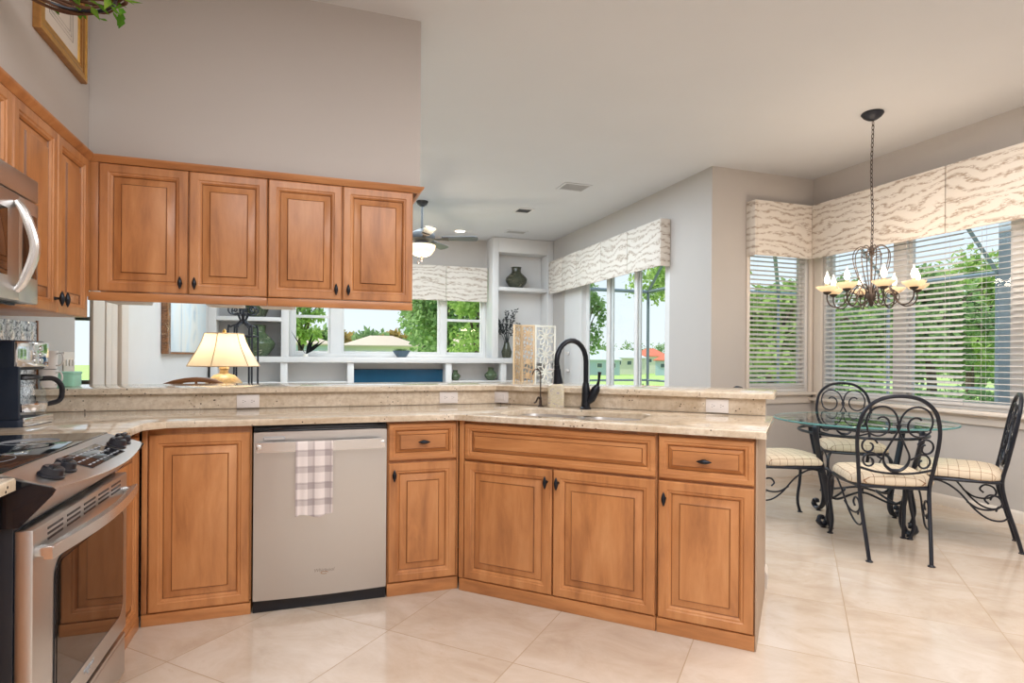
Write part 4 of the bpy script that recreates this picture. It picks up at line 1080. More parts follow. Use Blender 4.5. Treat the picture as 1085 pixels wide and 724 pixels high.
# end table with lamp, iron stand, rattan chair
t = thing('end_table', 'round wooden end table beyond the bar carrying the lit lamp', 'table', (-0.665, 5.2, 0))
mb = MB(); mb.lathe([(0.33, 0.60), (0.345, 0.605), (0.35, 0.62), (0.34, 0.63), (0, 0.63)], 32); obj('top', mb, 'rattan', t)
mb = MB(); mb.lathe([(0.05, 0.599), (0.035, 0.5), (0.06, 0.35), (0.04, 0.2), (0.06, 0.10), (0.20, 0.03), (0.22, 0)], 24); obj('pedestal', mb, 'rattan', t)
t = thing('table_lamp', 'lit table lamp with a cream bell shade and amber base seen over the bar', 'lamp', (-0.665, 5.2, 0.6305))
mb = MB(); mb.lathe([(0.12, 0), (0.125, 0.02), (0.09, 0.03), (0.115, 0.12), (0.14, 0.24), (0.145, 0.30), (0.135, 0.345), (0.08, 0.40), (0.035, 0.415), (0.03, 0.44), (0.04, 0.455), (0.03, 0.47), (0.035, 0.49), (0.022, 0.50)], 24); obj('base', mb, 'lamp_base', t)
mb = MB(); Ns = 6
def shring(r, z): return [(r * cos(a + 0.3) * (1 - 0.02 * (k % 4 != 0)), r * sin(a + 0.3) * (1 - 0.02 * (k % 4 != 0)), z) for k, a in enumerate([q * 2 * pi / 24 for q in range(24)])]
mb.loft([shring(0.265, 0.475), shring(0.235, 0.53), shring(0.195, 0.60), shring(0.162, 0.67), shring(0.142, 0.735)], 0, False, False); obj('shade', mb, 'lampshade', t, sharp=80)
mb = MB()
for k in range(0, 24, 4):
    mb.tube([Vector(shring(r, z)[k]) * 1.0 for r, z in ((0.266, 0.475), (0.236, 0.53), (0.196, 0.60), (0.163, 0.67), (0.143, 0.735))], 0.0035, 6)
mb.tube(shring(0.266, 0.475), 0.004, 6, True); mb.tube(shring(0.143, 0.735), 0.004, 6, True)
obj('shade_piping', mb, 'bleached_wood', t)
mb = MB(); mb.tube([(0, 0, 0.50), (0, 0, 0.735)], 0.004, 6); mb.tube([(-0.14, 0, 0.73), (0.14, 0, 0.73)], 0.003, 6); mb.lathe([(0.004, 0.735), (0.016, 0.745), (0.014, 0.76), (0.005, 0.77), (0.0, 0.775)], 12); obj('finial', mb, 'gold', t)
mb = MB(); mb.ball((0, 0, 0.60), 0.035, 12); obj('bulb', mb, 'bulb', t)
lamp('table_lamp_light', 'POINT', (0, 0, 0.60), 7, (1.0, 0.84, 0.64), 0.05, parent=t)
t = thing('iron_plant_stand', 'tall black wrought iron stand with scrolls behind the table lamp', 'stand', (-0.64, 6.3, 0))
mb = MB()
for k in range(6):
    a = k * pi / 3 + 0.2; r_ = 0.135
    mb.tube(catmull([(r_ * cos(a), r_ * sin(a), 0.0), (r_ * cos(a), r_ * sin(a), 0.5), (r_ * cos(a), r_ * sin(a), 1.4), (0.11 * cos(a), 0.11 * sin(a), 1.47), (0.05 * cos(a), 0.05 * sin(a), 1.50), (0.02 * cos(a), 0.02 * sin(a), 1.54)], 5), 0.009, 8)
for z in (0.06, 1.38): mb.tube([(0.135 * cos(a), 0.135 * sin(a), z) for a in [k * 2 * pi / 24 for k in range(24)]], 0.008, 6, True)
obj('bars', mb, 'iron', t)
for k in range(6):
    a = k * pi / 3 + 0.4
    sp = spiral(0.10, 1.66, 0.052, 0.012, -pi * 0.8, 2 * pi * 1.2)
    mb = MB(); mb.tube([(0.02 * cos(a), 0.02 * sin(a), 1.52)] + [(x * cos(a), x * sin(a), z - 0.02) for x, z in sp], 0.007, 6); obj('scroll', mb, 'iron', t)
mb = MB(); mb.tube([(0, 0, 1.50), (0, 0, 1.74)], 0.010, 8); mb.tube([(0.13 * cos(a), 0.13 * sin(a), 1.74) for a in [k * 2 * pi / 28 for k in range(28)]], 0.007, 6, True)
for k in range(3): mb.tube([(0, 0, 1.735), (0.13 * cos(k * 2.094), 0.13 * sin(k * 2.094), 1.74)], 0.005, 6)
obj('top_ring', mb, 'iron', t)
t = thing('rattan_chair', 'rattan armchair with a curved wooden back rim behind the bar, left of the lamp', 'chair', (-0.80, 4.54, 0), radians(20))
def arc_pts(r, z0, z1, a0, a1, n=16): return [(r * cos(a0 + (a1 - a0) * i / n), r * sin(a0 + (a1 - a0) * i / n), z0 + (z1 - z0) * sin(pi * i / n)) for i in range(n + 1)]
mb = MB(); mb.tube(arc_pts(0.24, 0.80, 1.03, radians(150), radians(390)), 0.016, 8); obj('back_rim', mb, 'rattan', t)
mb = MB()
for i in range(1, 12):
    q = arc_pts(0.24, 0.80, 1.03, radians(150), radians(390), 12)[i]; mb.tube([(q[0] * 0.95, q[1] * 0.95, 0.42), q], 0.008, 6)
obj('back_spindles', mb, 'rattan', t)
mb = MB(); mb.lathe([(0.0, 0.40), (0.23, 0.40), (0.25, 0.43), (0.22, 0.48), (0, 0.49)], 24); obj('seat', mb, 'linen_white', t)
for sx_ in (-1, 1):
    for sy_ in (-1, 1):
        mb = MB(); mb.tube([(sx_ * 0.17, sy_ * 0.17, 0.41), (sx_ * 0.2, sy_ * 0.2, 0)], [0.02, 0.016], 8); obj('leg', mb, 'rattan', t)

# ceiling fan
t = thing('ceiling_fan', 'dark ceiling fan with a lit glass bowl in the living room', 'ceiling fan', (1.245, 7.0, 0))
mb = MB(); mb.lathe([(0.07, 3.06), (0.07, 3.05), (0.055, 3.02), (0.025, 3.0), (0.0, 3.0)], 20); obj('canopy', mb, 'fan_metal', t)
mb = MB(); mb.tube([(0, 0, 3.0), (0, 0, 2.72)], 0.013, 10); obj('downrod', mb, 'fan_metal', t)
mb = MB(); mb.lathe([(0.02, 2.73), (0.06, 2.715), (0.15, 2.67), (0.16, 2.64), (0.15, 2.60), (0.08, 2.57), (0.08, 2.545), (0.1, 2.54), (0, 2.54)], 28); obj('motor', mb, 'fan_metal', t)
for k in range(5):
    a = radians(-19 + 72 * k)
    M = Matrix.Rotation(a, 4, 'Z') @ Matrix.Translation((0, 0, 2.615)) @ Matrix.Rotation(radians(-13), 4, 'X')
    mb = MB(); mb.prism([(0.24, -0.05), (0.62, -0.065)] + [(0.64 + 0.035 * cos(q), 0.062 * sin(q)) for q in [-pi / 2 + pi * i / 8 for i in range(9)]] + [(0.62, 0.065), (0.24, 0.05)], -0.004, 0.004, M=M); bl = obj('blade', mb, 'fan_blade', t)
    mb = MB(); mb.prism([(0.13, -0.018), (0.22, -0.02), (0.32, -0.045), (0.32, 0.045), (0.22, 0.02), (0.13, 0.018)], -0.012, -0.0045, M=M); obj('bracket', mb, 'aged_iron', bl)
mb = MB(); mb.lathe([(0.15, 2.535), (0.165, 2.53), (0.155, 2.48), (0.11, 2.42), (0.05, 2.395), (0, 2.39)], 28); obj('light_bowl', mb, 'lit_bowl', t)
mb = MB(); mb.lathe([(0.02, 2.3895), (0.024, 2.38), (0.012, 2.365), (0.016, 2.35), (0.0, 2.335)], 12); obj('finial', mb, 'aged_iron', t)
mb = MB(); mb.tube([(-0.04, 0, 2.54), (-0.045, 0, 2.33)], 0.0015, 5); mb.ball((-0.045, 0, 2.32), 0.012, 8); obj('pull_chain', mb, 'aged_iron', t)
lamp('fan_light', 'POINT', (0, 0, 2.30), 14, (1.0, 0.84, 0.62), 0.08, parent=t)
# recessed lights and vents
def downlight(x, y, label, en, grp='recessed ceiling lights', col=(1.0, 0.93, 0.82)):
    t = thing('recessed_light', label, 'light', (x, y, ZC - 0.0005), 0, grp)
    mb = MB(); mb.loft([[(r_ * cos(2 * pi * k / 28), r_ * sin(2 * pi * k / 28), z) for k in range(28)] for r_, z in ((0.075, -0.001), (0.075, -0.004), (0.095, -0.004), (0.098, 0))], 0, False, False); obj('trim_ring', mb, 'white_plastic', t)
    mb = MB(); mb.lathe([(0.0, -0.002), (0.0745, -0.002), (0.0745, 0), (0, 0)], 28); obj('lens', mb, 'downlight', t)
downlight(2.07, 8.45, 'round lit recessed light in the living room ceiling near the far wall', 5)
def vent(label, x, y, w, h, mat='white_paint', slat='fan_metal', rz=0):
    t = thing('ceiling_vent', label, 'vent', (x, y, ZC - 0.0005), rz)
    mb = MB(); frame = ((-w, w, -h, -h + 0.025), (-w, w, h - 0.025, h), (-w, -w + 0.025, -h + 0.025, h - 0.025), (w - 0.025, w, -h + 0.025, h - 0.025))
    for a in frame: mb.box(a[0], a[1], a[2], a[3], -0.010, 0, 0.002)
    obj('frame', mb, mat, t)
    mb = MB(); n = 6
    for i in range(n):
        yy = -h + 0.03 + (2 * h - 0.06) * (i + 0.5) / n; mb.box(-w + 0.025, w - 0.025, yy - 0.012, yy + 0.008, -0.008, -0.003)
    obj('louvers', mb, slat, t)
vent('small dark and white air vent in the living room ceiling', 2.53, 6.97, 0.11, 0.11)
vent('pale rectangular air vent in the ceiling nearest the sliding doors', 2.70, 5.82, 0.16, 0.13, 'ceiling_paint', 'shelf_back')
vent('faint air vent in the ceiling near the right bookcase', 2.86, 8.2, 0.16, 0.10, 'ceiling_paint', 'shelf_back')

# ---- valances -------------------------------------------------------
def cornice(name, label, panels, zs):
    pass
def panel_box(mb, ax, a0, a1, f0, f1, z0, z1, m=0):
    if ax == 'x': mb.box(a0, a1, f0, f1, z0, z1, 0.008, m)
    else: mb.box(f0, f1, a0, a1, z0, z1, 0.008, m)
t = thing('valance', 'upholstered patterned valance wrapping the breakfast room corner above both windows', 'valance', (0, 0, 0))
mb = MB(); panel_box(mb, 'x', 4.085, 4.780, 4.600, 4.62, 2.205, 2.745); obj('north_panel', mb, 'valance_x', t)
mb = MB(); mb.box(4.062, 4.0845, 4.600, 4.729, 2.205, 2.745, 0.008); obj('side_return', mb, 'valance_y', t)
for y0, y1 in ((3.292, 4.598), (1.75, 3.286)):
    mb = MB(); panel_box(mb, 'y', y0, y1, 4.765, 4.785, 2.205, 2.745); obj('east_panel', mb, 'valance_y', t)
mb = MB(); mb.box(4.09, 4.915, 4.622, 4.728, 2.71, 2.735); mb.box(4.787, 4.915, 1.76, 4.62, 2.71, 2.735); obj('top_board', mb, 'paper', t)
t = thing('valance', 'patterned box pleated valance above the sliding glass doors', 'valance', (0, 0, 0))
ys = [5.44, 6.13, 6.80, 7.55, 8.05, 8.56]
for a, b in zip(ys[:-1], ys[1:]):
    mb = MB(); panel_box(mb, 'y', a + 0.003, b - 0.003, 3.535, 3.553, 2.19, 2.70); obj('pleat_panel', mb, 'valance_y', t)
mb = MB(); mb.box(3.535, 3.659, 5.42, 5.442, 2.19, 2.70, 0.008); obj('side_return', mb, 'valance_x', t)
mb = MB(); mb.box(3.555, 3.659, 5.445, 8.55, 2.665, 2.69); obj('top_board', mb, 'paper', t)
t = thing('valance', 'patterned fabric valance above the far living room windows', 'valance', (0, 0, 0))
xsv = [-0.285, 0.68, 1.96, 2.625]
for a, b in zip(xsv[:-1], xsv[1:]):
    mb = MB(); panel_box(mb, 'x', a + 0.003, b - 0.003, 8.86, 8.88, 2.06, 2.60); obj('pleat_panel', mb, 'valance_x', t)
mb = MB(); mb.box(-0.28, 2.62, 8.881, 8.998, 2.56, 2.59); obj('top_board', mb, 'paper', t)

# ---- blinds ---------------------------------------------------------
def blind(label, ax, a0, a1, c, z0, z1, pitch, tilt, flip=1):
    t = thing('window_blind', label, 'blind', (0, 0, 0))
    mb = MB(); n = int((z1 - z0) / pitch)
    for i in range(n):
        z = z0 + 0.03 + i * pitch
        w = 0.024; th = 0.0014
        ca, sa = cos(tilt), sin(tilt) * flip
        for_ = [(-w * ca, -w * sa), (w * ca, w * sa)]
        q = []
        for (d_, h_) in ((-w, -th), (0, -th + 0.002), (w, -th), (w, th), (0, th + 0.002), (-w, th)):
            q.append((d_ * ca - h_ * sa, d_ * sa + h_ * ca))
        if ax == 'x': loops = [[(a, c + d_, z + h_) for d_, h_ in q] for a in (a0, a1)]
        else: loops = [[(c + d_, a, z + h_) for d_, h_ in q] for a in (a0, a1)]
        mb.loft(loops)
    obj('slats', mb, 'slat', t)
    mb = MB()
    L = a1 - a0
    for k in ((0.12, 0.88) if L < 1 else (0.1, 0.5, 0.9)):
        a = a0 + L * k
        for o_ in (-0.026, 0.026):
            p = [(a, c + o_, z0), (a, c + o_, z1)] if ax == 'x' else [(c + o_, a, z0), (c + o_, a, z1)]
            mb.tube(p, 0.0012, 4)
    obj('ladder_cords', mb, 'slat', t)
    mb = MB()
    if ax == 'x': mb.box(a0, a1, c - 0.026, c + 0.026, z0 - 0.012, z0 + 0.012, 0.003)
    else: mb.box(c - 0.026, c + 0.026, a0, a1, z0 - 0.012, z0 + 0.012, 0.003)
    obj('bottom_rail', mb, 'slat', t)
    mb = MB()
    if ax == 'x': mb.box(a0, a1, c - 0.028, c + 0.028, z1, z1 + 0.05, 0.003)
    else: mb.box(c - 0.028, c + 0.028, a0, a1, z1, z1 + 0.05, 0.003)
    obj('headrail', mb, 'slat', t)
blind('white slatted blind on the narrow breakfast room window', 'x', 4.135, 4.83, 4.765, 0.905, 2.36, 0.046, radians(26))
blind('white slatted blind on the left half of the wide breakfast window, slats more closed', 'y', 3.24, 4.565, 4.922, 0.845, 2.36, 0.046, radians(24), 1)
blind('white slatted blind on the right half of the wide breakfast window, slats open flat', 'y', 1.94, 3.225, 4.922, 0.845, 2.36, 0.046, radians(4), 1)

# ================================================================== BREAKFAST SET
# ---- table ----------------------------------------------------------
t = thing('dining_table', 'round glass topped table on scrolled black iron legs', 'table', (3.81, 3.22, 0))
mb = MB(); mb.lathe([(0.0, 0.742), (0.578, 0.742), (0.578, 0.757), (0.0, 0.757)], 64); obj('glass_top', mb, 'table_glass', t)
mb = MB(); mb.tube([(0.5815 * cos(a), 0.5815 * sin(a), 0.7495) for a in [k * 2 * pi / 72 for k in range(72)]], 0.0065, 6, True); obj('glass_rim', mb, 'glass_edge', t)
mb = MB()
for r_, z in ((0.41, 0.715), (0.41, 0.665), (0.30, 0.705)): mb.tube([(r_ * cos(a), r_ * sin(a), z) for a in [k * 2 * pi / 56 for k in range(56)]], 0.010, 8, True)
obj('apron_ring', mb, 'iron', t)
for k in range(12):
    a = k * pi / 6 + 0.1
    mb = MB()
    sp = spiral(0.355, 0.0, 0.045, 0.012, 0.0, 2 * pi * 1.3, 20)
    M = Matrix.Rotation(a, 4, 'Z')
    mb.tube([M @ Vector((x, y, 0.705)) for x, y in sp], 0.0065, 6); obj('apron_scroll', mb, 'iron', t)
for k in range(4):
    a = k * pi / 2 + radians(2)
    prof = catmull([(0.40, 0.735), (0.43, 0.725), (0.445, 0.69), (0.43, 0.60), (0.395, 0.47), (0.35, 0.32), (0.315, 0.18), (0.31, 0.09), (0.335, 0.035), (0.375, 0.022), (0.405, 0.045), (0.40, 0.078), (0.375, 0.082), (0.368, 0.06)], 5)
    M = Matrix.Rotation(a, 4, 'Z'); mb = MB()
    P = [M @ Vector((x, 0, z)) for x, z in prof]
    mb.tube(P, [0.024 if i < len(P) - 14 else 0.018 for i in range(len(P))], 8, flat=0.62); lg = obj('leg', mb, 'iron', t)
    mb = MB(); mb.lathe([(0.018, 0), (0.02, 0.003), (0.012, 0.008), (0.0, 0.008)], 12, M @ Vector((0.36, 0, 0))); obj('foot_pad', mb, 'iron', lg)
for k in range(4):
    a = k * pi / 2 + radians(2); b = a + pi / 2
    A_, B_ = Vector((0.33 * cos(a), 0.33 * sin(a), 0.24)), Vector((0.33 * cos(b), 0.33 * sin(b), 0.24))
    m_ = (A_ + B_) * 0.5; mb = MB(); mb.tube(catmull([A_, A_ * 0.7 + m_ * 0.12, m_ * 0.42 + Vector((0, 0, 0.14)), B_ * 0.7 + m_ * 0.12, B_], 6), 0.008, 8); obj('stretcher', mb, 'iron', t)
# ---- chair ----------------------------------------------------------
def make_chair(label):
    """local +y is the direction the sitter faces"""
    t = thing('dining_chair', label, 'chair')
    def back(x, z):    # reclined back plane
        return Vector((x, -0.215 - 0.10 * max(0, (z - 0.43)) / 0.55, z))
    # back legs + arch in one bar
    half = [(0.160, -0.315, 0.0), (0.168, -0.285, 0.12), (0.18, -0.235, 0.30), (0.186, -0.215, 0.43)]
    up_ = [back(0.200, 0.56), back(0.214, 0.70), back(0.210, 0.80), back(0.180, 0.895), back(0.105, 0.96), back(0.0, 0.98)]
    R_ = [Vector(p) for p in half] + up_
    L_ = [Vector((-p.x, p.y, p.z)) for p in R_[::-1]][1:]
    mb = MB(); mb.tube(catmull(R_ + L_, 6), 0.0115, 8); obj('back_frame', mb, 'iron', t)
    def bp(pts, r_, nm):
        mb = MB(); mb.tube([back(x * 0.875, z) for x, z in pts], r_, 6); return obj(nm, mb, 'iron', t)
    for s_ in (-1, 1):
        # big upper scroll: from the crossing, over the top, round and in
        sp = [(s_ * -0.006, 0.785)] + [(s_ * x, z) for x, z in spiral(0.108, 0.822, 0.100, 0.088, 0.15 + pi * 0.85, -pi * 1.05, 16)] + [(s_ * x, z) for x, z in spiral(0.112, 0.815, 0.088, 0.030, 0.15 - pi * 0.2 , -pi * 1.55, 22)]
        bp(sp, 0.006, 'upper_scroll')
        # lyre strand
        ly = catmull([(s_ * -0.012, 0.81), (s_ * 0.0, 0.775), (s_ * 0.045, 0.69), (s_ * 0.078, 0.62), (s_ * 0.066, 0.565), (s_ * 0.03, 0.535), (0, 0.53)], 6)
        mb = MB(); P = [back(x * 0.875, z) for x, z in ly]; mb.tube(P, [0.006 + 0.007 * max(0, (i - len(P) * 0.45)) / (len(P) * 0.55) for i in range(len(P))], 7); obj('lyre_strand', mb, 'iron', t)
        # side scrolls
        bp([(s_ * x, z) for x, z in spiral(0.172, 0.675, 0.055, 0.02, radians(160), -2 * pi * 1.15, 26)], 0.006, 'side_scroll')
        bp([(s_ * 0.085, 0.60)] + [(s_ * x, z) for x, z in spiral(0.160, 0.585, 0.056, 0.016, radians(150), -2 * pi * 1.1, 26)], 0.006, 'side_scroll')
    bp(catmull([(-0.226, 0.545), (-0.12, 0.52), (0, 0.512), (0.12, 0.52), (0.226, 0.545)], 6), 0.007, 'lower_rail')
    # seat frame and cushion
    seat = [(-0.190, -0.21), (0.190, -0.21), (0.228, 0.0), (0.232, 0.15), (0.20, 0.215), (0.10, 0.238), (0, 0.243), (-0.10, 0.238), (-0.20, 0.215), (-0.232, 0.15), (-0.228, 0.0)]
    mb = MB(); mb.tube([(x, y, 0.428) for x, y in seat], 0.0115, 8, True); obj('seat_frame', mb, 'iron', t)
    sm = catmull([(x, y, 0) for x, y in seat], 4, True)
    mb = MB(); loops = []
    for k, z in ((0.95, 0.437), (1.0, 0.445), (1.015, 0.462), (0.985, 0.482), (0.90, 0.498), (0.70, 0.508), (0.4, 0.512), (0.12, 0.513)):
        loops.append([(p.x * k, (p.y - 0.01) * k + 0.012, z) for p in sm])
    mb.loft(loops); obj('seat_cushion', mb, 'seat_plaid', t)
    for s_ in (-1, 1):
        lp_ = catmull([(s_ * 0.190, 0.205, 0.428), (s_ * 0.212, 0.238, 0.415), (s_ * 0.228, 0.262, 0.37), (s_ * 0.226, 0.258, 0.25), (s_ * 0.216, 0.236, 0.10), (s_ * 0.222, 0.258, 0.0)], 6)
        mb = MB(); mb.tube(lp_, 0.0115, 8); lg = obj('front_leg', mb, 'iron', t)
        mb = MB(); mb.lathe([(0.02, 0), (0.02, 0.004), (0.012, 0.01), (0, 0.01)], 12, (s_ * 0.222, 0.258, 0)); obj('foot_pad', mb, 'iron', lg)
        mb = MB(); mb.lathe([(0.02, 0), (0.02, 0.004), (0.012, 0.01), (0, 0.01)], 12, (s_ * 0.160, -0.315, 0)); obj('foot_pad', mb, 'iron', t)
        # side brace: arc under the seat sweeping down to the back leg, with a curl
        br = catmull([(s_ * 0.224, 0.245, 0.33), (s_ * 0.226, 0.20, 0.39), (s_ * 0.226, 0.11, 0.415), (s_ * 0.222, 0.01, 0.36), (s_ * 0.205, -0.08, 0.25), (s_ * 0.190, -0.15, 0.195), (s_ * 0.182, -0.215, 0.19), (s_ * 0.178, -0.25, 0.225), (s_ * 0.18, -0.235, 0.27), (s_ * 0.182, -0.20, 0.275), (s_ * 0.184, -0.185, 0.245)], 5)
        mb = MB(); mb.tube(br, 0.006, 6); obj('side_brace', mb, 'iron', t)
        b2 = catmull([(s_ * 0.218, -0.04, 0.295), (s_ * 0.202, -0.10, 0.255), (s_ * 0.19, -0.17, 0.255), (s_ * 0.184, -0.215, 0.29), (s_ * 0.186, -0.20, 0.335), (s_ * 0.19, -0.155, 0.345), (s_ * 0.193, -0.13, 0.315), (s_ * 0.191, -0.15, 0.29)], 5)
        mb = MB(); mb.tube(b2, 0.006, 6); obj('brace_curl', mb, 'iron', t)
    return t
ch = make_chair('black iron scroll back dining chair nearest the camera, its back turned to it')
ch.location = (3.425, 2.75, 0); ch.rotation_euler = (0, 0, radians(57 - 90)); ch['group'] = 'iron dining chairs'
for loc, ang, lab in (((4.10, 2.735, 0), 126, 'black iron dining chair at the right edge, seen side on below the wide window'),
                      ((4.34, 3.76, 0), 234, 'black iron dining chair behind the glass table, facing the camera'),
                      ((3.30, 3.46, 0), -19, 'black iron dining chair left of the glass table, partly hidden by the peninsula')):
    c = copy_tree(ch); c.location = loc; c.rotation_euler = (0, 0, radians(ang - 90)); c['label'] = lab
# ---- chandelier -----------------------------------------------------
t = thing('chandelier', 'iron chandelier with eight alabaster cups and lit candle bulbs over the glass table', 'chandelier', (4.0, 3.3, 0))
mb = MB(); mb.lathe([(0.074, 3.059), (0.077, 3.05), (0.062, 3.028), (0.034, 3.008), (0.012, 3.0), (0.0, 2.998)], 24); obj('canopy', mb, 'iron', t)
mb = MB(); z = 3.0; i = 0
while z > 2.06:
    M = Matrix.Translation((0.004 * sin(z * 9), 0.003 * cos(z * 7), z - 0.018)) @ Matrix.Rotation(pi / 2 * (i % 2), 4, 'Z')
    mb.tube([M @ Vector((0.0085 * cos(a), 0, 0.021 * sin(a))) for a in [k * 2 * pi / 12 for k in range(12)]], 0.0028, 5, True); z -= 0.033; i += 1
obj('chain', mb, 'aged_iron', t)
mb = MB(); mb.lathe([(0.0, 2.06), (0.012, 2.05), (0.018, 2.02), (0.008, 2.0), (0.007, 1.75), (0.03, 1.70), (0.035, 1.66), (0.02, 1.63), (0.012, 1.60), (0.0, 1.59)], 16); obj('centre_column', mb, 'aged_iron', t)
for k in range(8):
    a = radians(9) + k * pi / 4 ; M = Matrix.Rotation(a, 4, 'Z')
    # heart shaped cage wire
    mb = MB(); pts = catmull([(0.01, 1.985), (0.035, 1.965), (0.062, 1.985), (0.055, 2.02), (0.025, 2.03)][::1], 4)
    ht = catmull([(0.012, 1.99), (0.03, 2.035), (0.085, 2.05), (0.135, 2.015), (0.143, 1.94), (0.105, 1.82), (0.045, 1.72), (0.02, 1.66)], 5)
    mb.tube([M @ Vector((x * 0.86, 0, z)) for x, z in ht], 0.0035, 6)
    mb.tube([M @ Vector((x, 0, z)) for x, z in [(0.012, 1.99)] + [(0.04 + 0.028 * cos(q), 1.985 + 0.022 * sin(q)) for q in [pi - 0.5 * j for j in range(11)]]], 0.0028, 5); obj('cage_scroll', mb, 'aged_iron', t)
    # arm: from hub up and out, loops down, rises to the cup
    mb = MB(); am = catmull([(0.02, 1.67), (0.06, 1.745), (0.12, 1.755), (0.165, 1.70), (0.20, 1.63), (0.25, 1.595), (0.305, 1.605), (0.335, 1.645), (0.338, 1.695)], 6)
    mb.tube([M @ Vector((x * 0.888, 0, z)) for x, z in am], 0.005, 8)
    sc_ = catmull([(0.03, 1.64), (0.09, 1.60), (0.15, 1.61), (0.185, 1.66), (0.16, 1.705), (0.115, 1.70), (0.10, 1.665), (0.125, 1.645)], 5)
    mb.tube([M @ Vector((x, 0.0, z)) for x, z in sc_], 0.0035, 6); ar = obj('arm', mb, 'aged_iron', t)
    cpos = M @ Vector((0.300, 0, 0))
    mb = MB(); mb.lathe([(0.006, 1.69), (0.024, 1.70), (0.03, 1.712), (0.012, 1.72), (0, 1.72)], 16, cpos); obj('cup_holder', mb, 'aged_iron', ar)
    mb = MB(); mb.lathe([(0.022, 1.7125), (0.044, 1.718), (0.072, 1.744), (0.077, 1.754), (0.069, 1.752), (0.040, 1.725), (0.0, 1.7215)], 24, cpos); obj('alabaster_cup', mb, 'alabaster', ar)
    mb = MB(); mb.lathe([(0.0115, 1.7225), (0.0115, 1.772), (0.009, 1.775), (0, 1.775)], 12, cpos); obj('candle_sleeve', mb, 'candle_sleeve', ar)
    mb = MB(); mb.lathe([(0.009, 1.7755), (0.017, 1.788), (0.0205, 1.804), (0.017, 1.824), (0.0075, 1.846), (0.001, 1.872)], 14, cpos); obj('bulb', mb, 'bulb', ar)
    lamp('candle_light', 'POINT', (cpos.x, cpos.y, 1.90), 2.2, (1.0, 0.80, 0.60), 0.03, parent=t)

# ================================================================== OUTDOORS
mb = MB(); rows = []
for q, z in ((-6, -0.15), (14, -0.15), (30, -0.5), (60, -1.5), (120, -2.2), (240, -2.4)):
    rows.append((q, z))
# lawn: radial grid around the house
loops = []
for r_, z in ((0.5, -0.16), (12, -0.16), (18, -0.3), (30, -0.7), (55, -1.5), (120, -3.0), (200, -4.2), (420, -5.0)):
    loops.append([(1 + r_ * cos(a), 5 + r_ * sin(a), z) for a in [k * 2 * pi / 48 for k in range(48)]])
mb.loft(loops, 0, True, False); struct('lawn', mb, 'lawn')
mb = MB(); mb.box(5.06, 10.3, -2, 9.9, -0.159, -0.03); mb.box(3.80, 6.8, 9.9, 10.7, -0.159, -0.03); struct('patio', mb, 'patio')
mb = MB(); mb.box(5.75, 6.4, 1.6, 3.50, -0.03, 3.3); struct('wall_exterior', mb, 'stucco_cool')
# screen enclosure
t = thing('screen_enclosure', 'grey metal screen cage framing around the patio outside the glass doors', 'screen enclosure', (6.5, 9.6, -0.03))
def beam(nm, a, b, w=0.05):
    a, b = Vector(a) - Vector((6.5, 9.6, -0.03)), Vector(b) - Vector((6.5, 9.6, -0.03)); mb = MB(); mb.tube([a, b], w * 0.7, 4); obj(nm, mb, 'cage_metal', t)
for p in ((3.9, 10.4), (5.1, 10.4), (6.5, 10.4), (6.5, 9.6), (7.8, 9.6), (9.08, 9.6), (10, 9.6), (10, 7.9), (10, 6.1), (10, 4.2), (10, 2.4)):
    beam('post', (p[0], p[1], -0.03), (p[0], p[1], 2.52)); 
for a, b in (((3.9, 10.4), (6.5, 10.4)), ((6.5, 10.4), (6.5, 9.6)), ((6.5, 9.6), (10, 9.6)), ((10, 9.6), (10, 2.4))):
    beam('eave_beam', (a[0], a[1], 2.55), (b[0], b[1], 2.55)); beam('chair_rail', (a[0], a[1], 0.75), (b[0], b[1], 0.75), 0.03)
for p, d_ in (((6.5, 10.4), (0, -1)), ((9.08, 9.6), (-0.7, -0.6)), ((10, 6.1), (-1, 0)), ((10, 4.2), (-1, 0)), ((10, 7.9), (-1, 0)), ((5.1, 10.4), (0, -1))):
    beam('roof_beam', (p[0], p[1], 2.55), (p[0] + d_[0] * 1.0, p[1] + d_[1] * 1.0, 3.5))
# houses
def house(label, loc, rz, w, d, h, rh, wall, roof, nwin=4, two=False):
    t = thing('house', label, 'house', loc, rz)
    mb = MB(); mb.box(-w / 2, w / 2, -d / 2, d / 2, -0.3, h); obj('walls', mb, wall, t)
    e = 0.7; W_, D_ = w / 2 + e, d / 2 + e; rl = max(0.3, W_ - D_)
    mb = MB(); mb.faces([(-W_, -D_, h), (W_, -D_, h), (W_, D_, h), (-W_, D_, h), (-rl, 0, h + rh), (rl, 0, h + rh), (-W_, -D_, h - 0.25), (W_, -D_, h - 0.25), (W_, D_, h - 0.25), (-W_, D_, h - 0.25)],
             [(0, 1, 5, 4), (1, 2, 5), (2, 3, 4, 5), (3, 0, 4), (6, 7, 1, 0), (7, 8, 2, 1), (8, 9, 3, 2), (9, 6, 0, 3), (6, 9, 8, 7)]); obj('roof', mb, roof, t)
    for i in range(nwin):
        x = -w / 2 + w * (i + 0.5) / nwin
        for z in ((0.9, 3.9) if two else (h - 2.35,)):
            mb = MB(); mb.box(x - 0.75, x + 0.75, -d / 2 - 0.08, -d / 2 - 0.001, z, z + 1.35); f_ = obj('window', mb, 'white_paint', t)
            mb = MB(); mb.box(x - 0.65, x + 0.65, -d / 2 - 0.1, -d / 2 - 0.081, z + 0.1, z + 1.25); obj('pane', mb, 'dark_pane', f_)
    return t
def P(deg, dist, z): a = radians(deg); return (dist * sin(a), dist * cos(a), z)
house('pale tan roofed house in the middle of the far window view', P(6.3, 112, -2.9), radians(-4), 13, 9, 6.1, 1.9, 'stucco', 'tile_roof', 5)
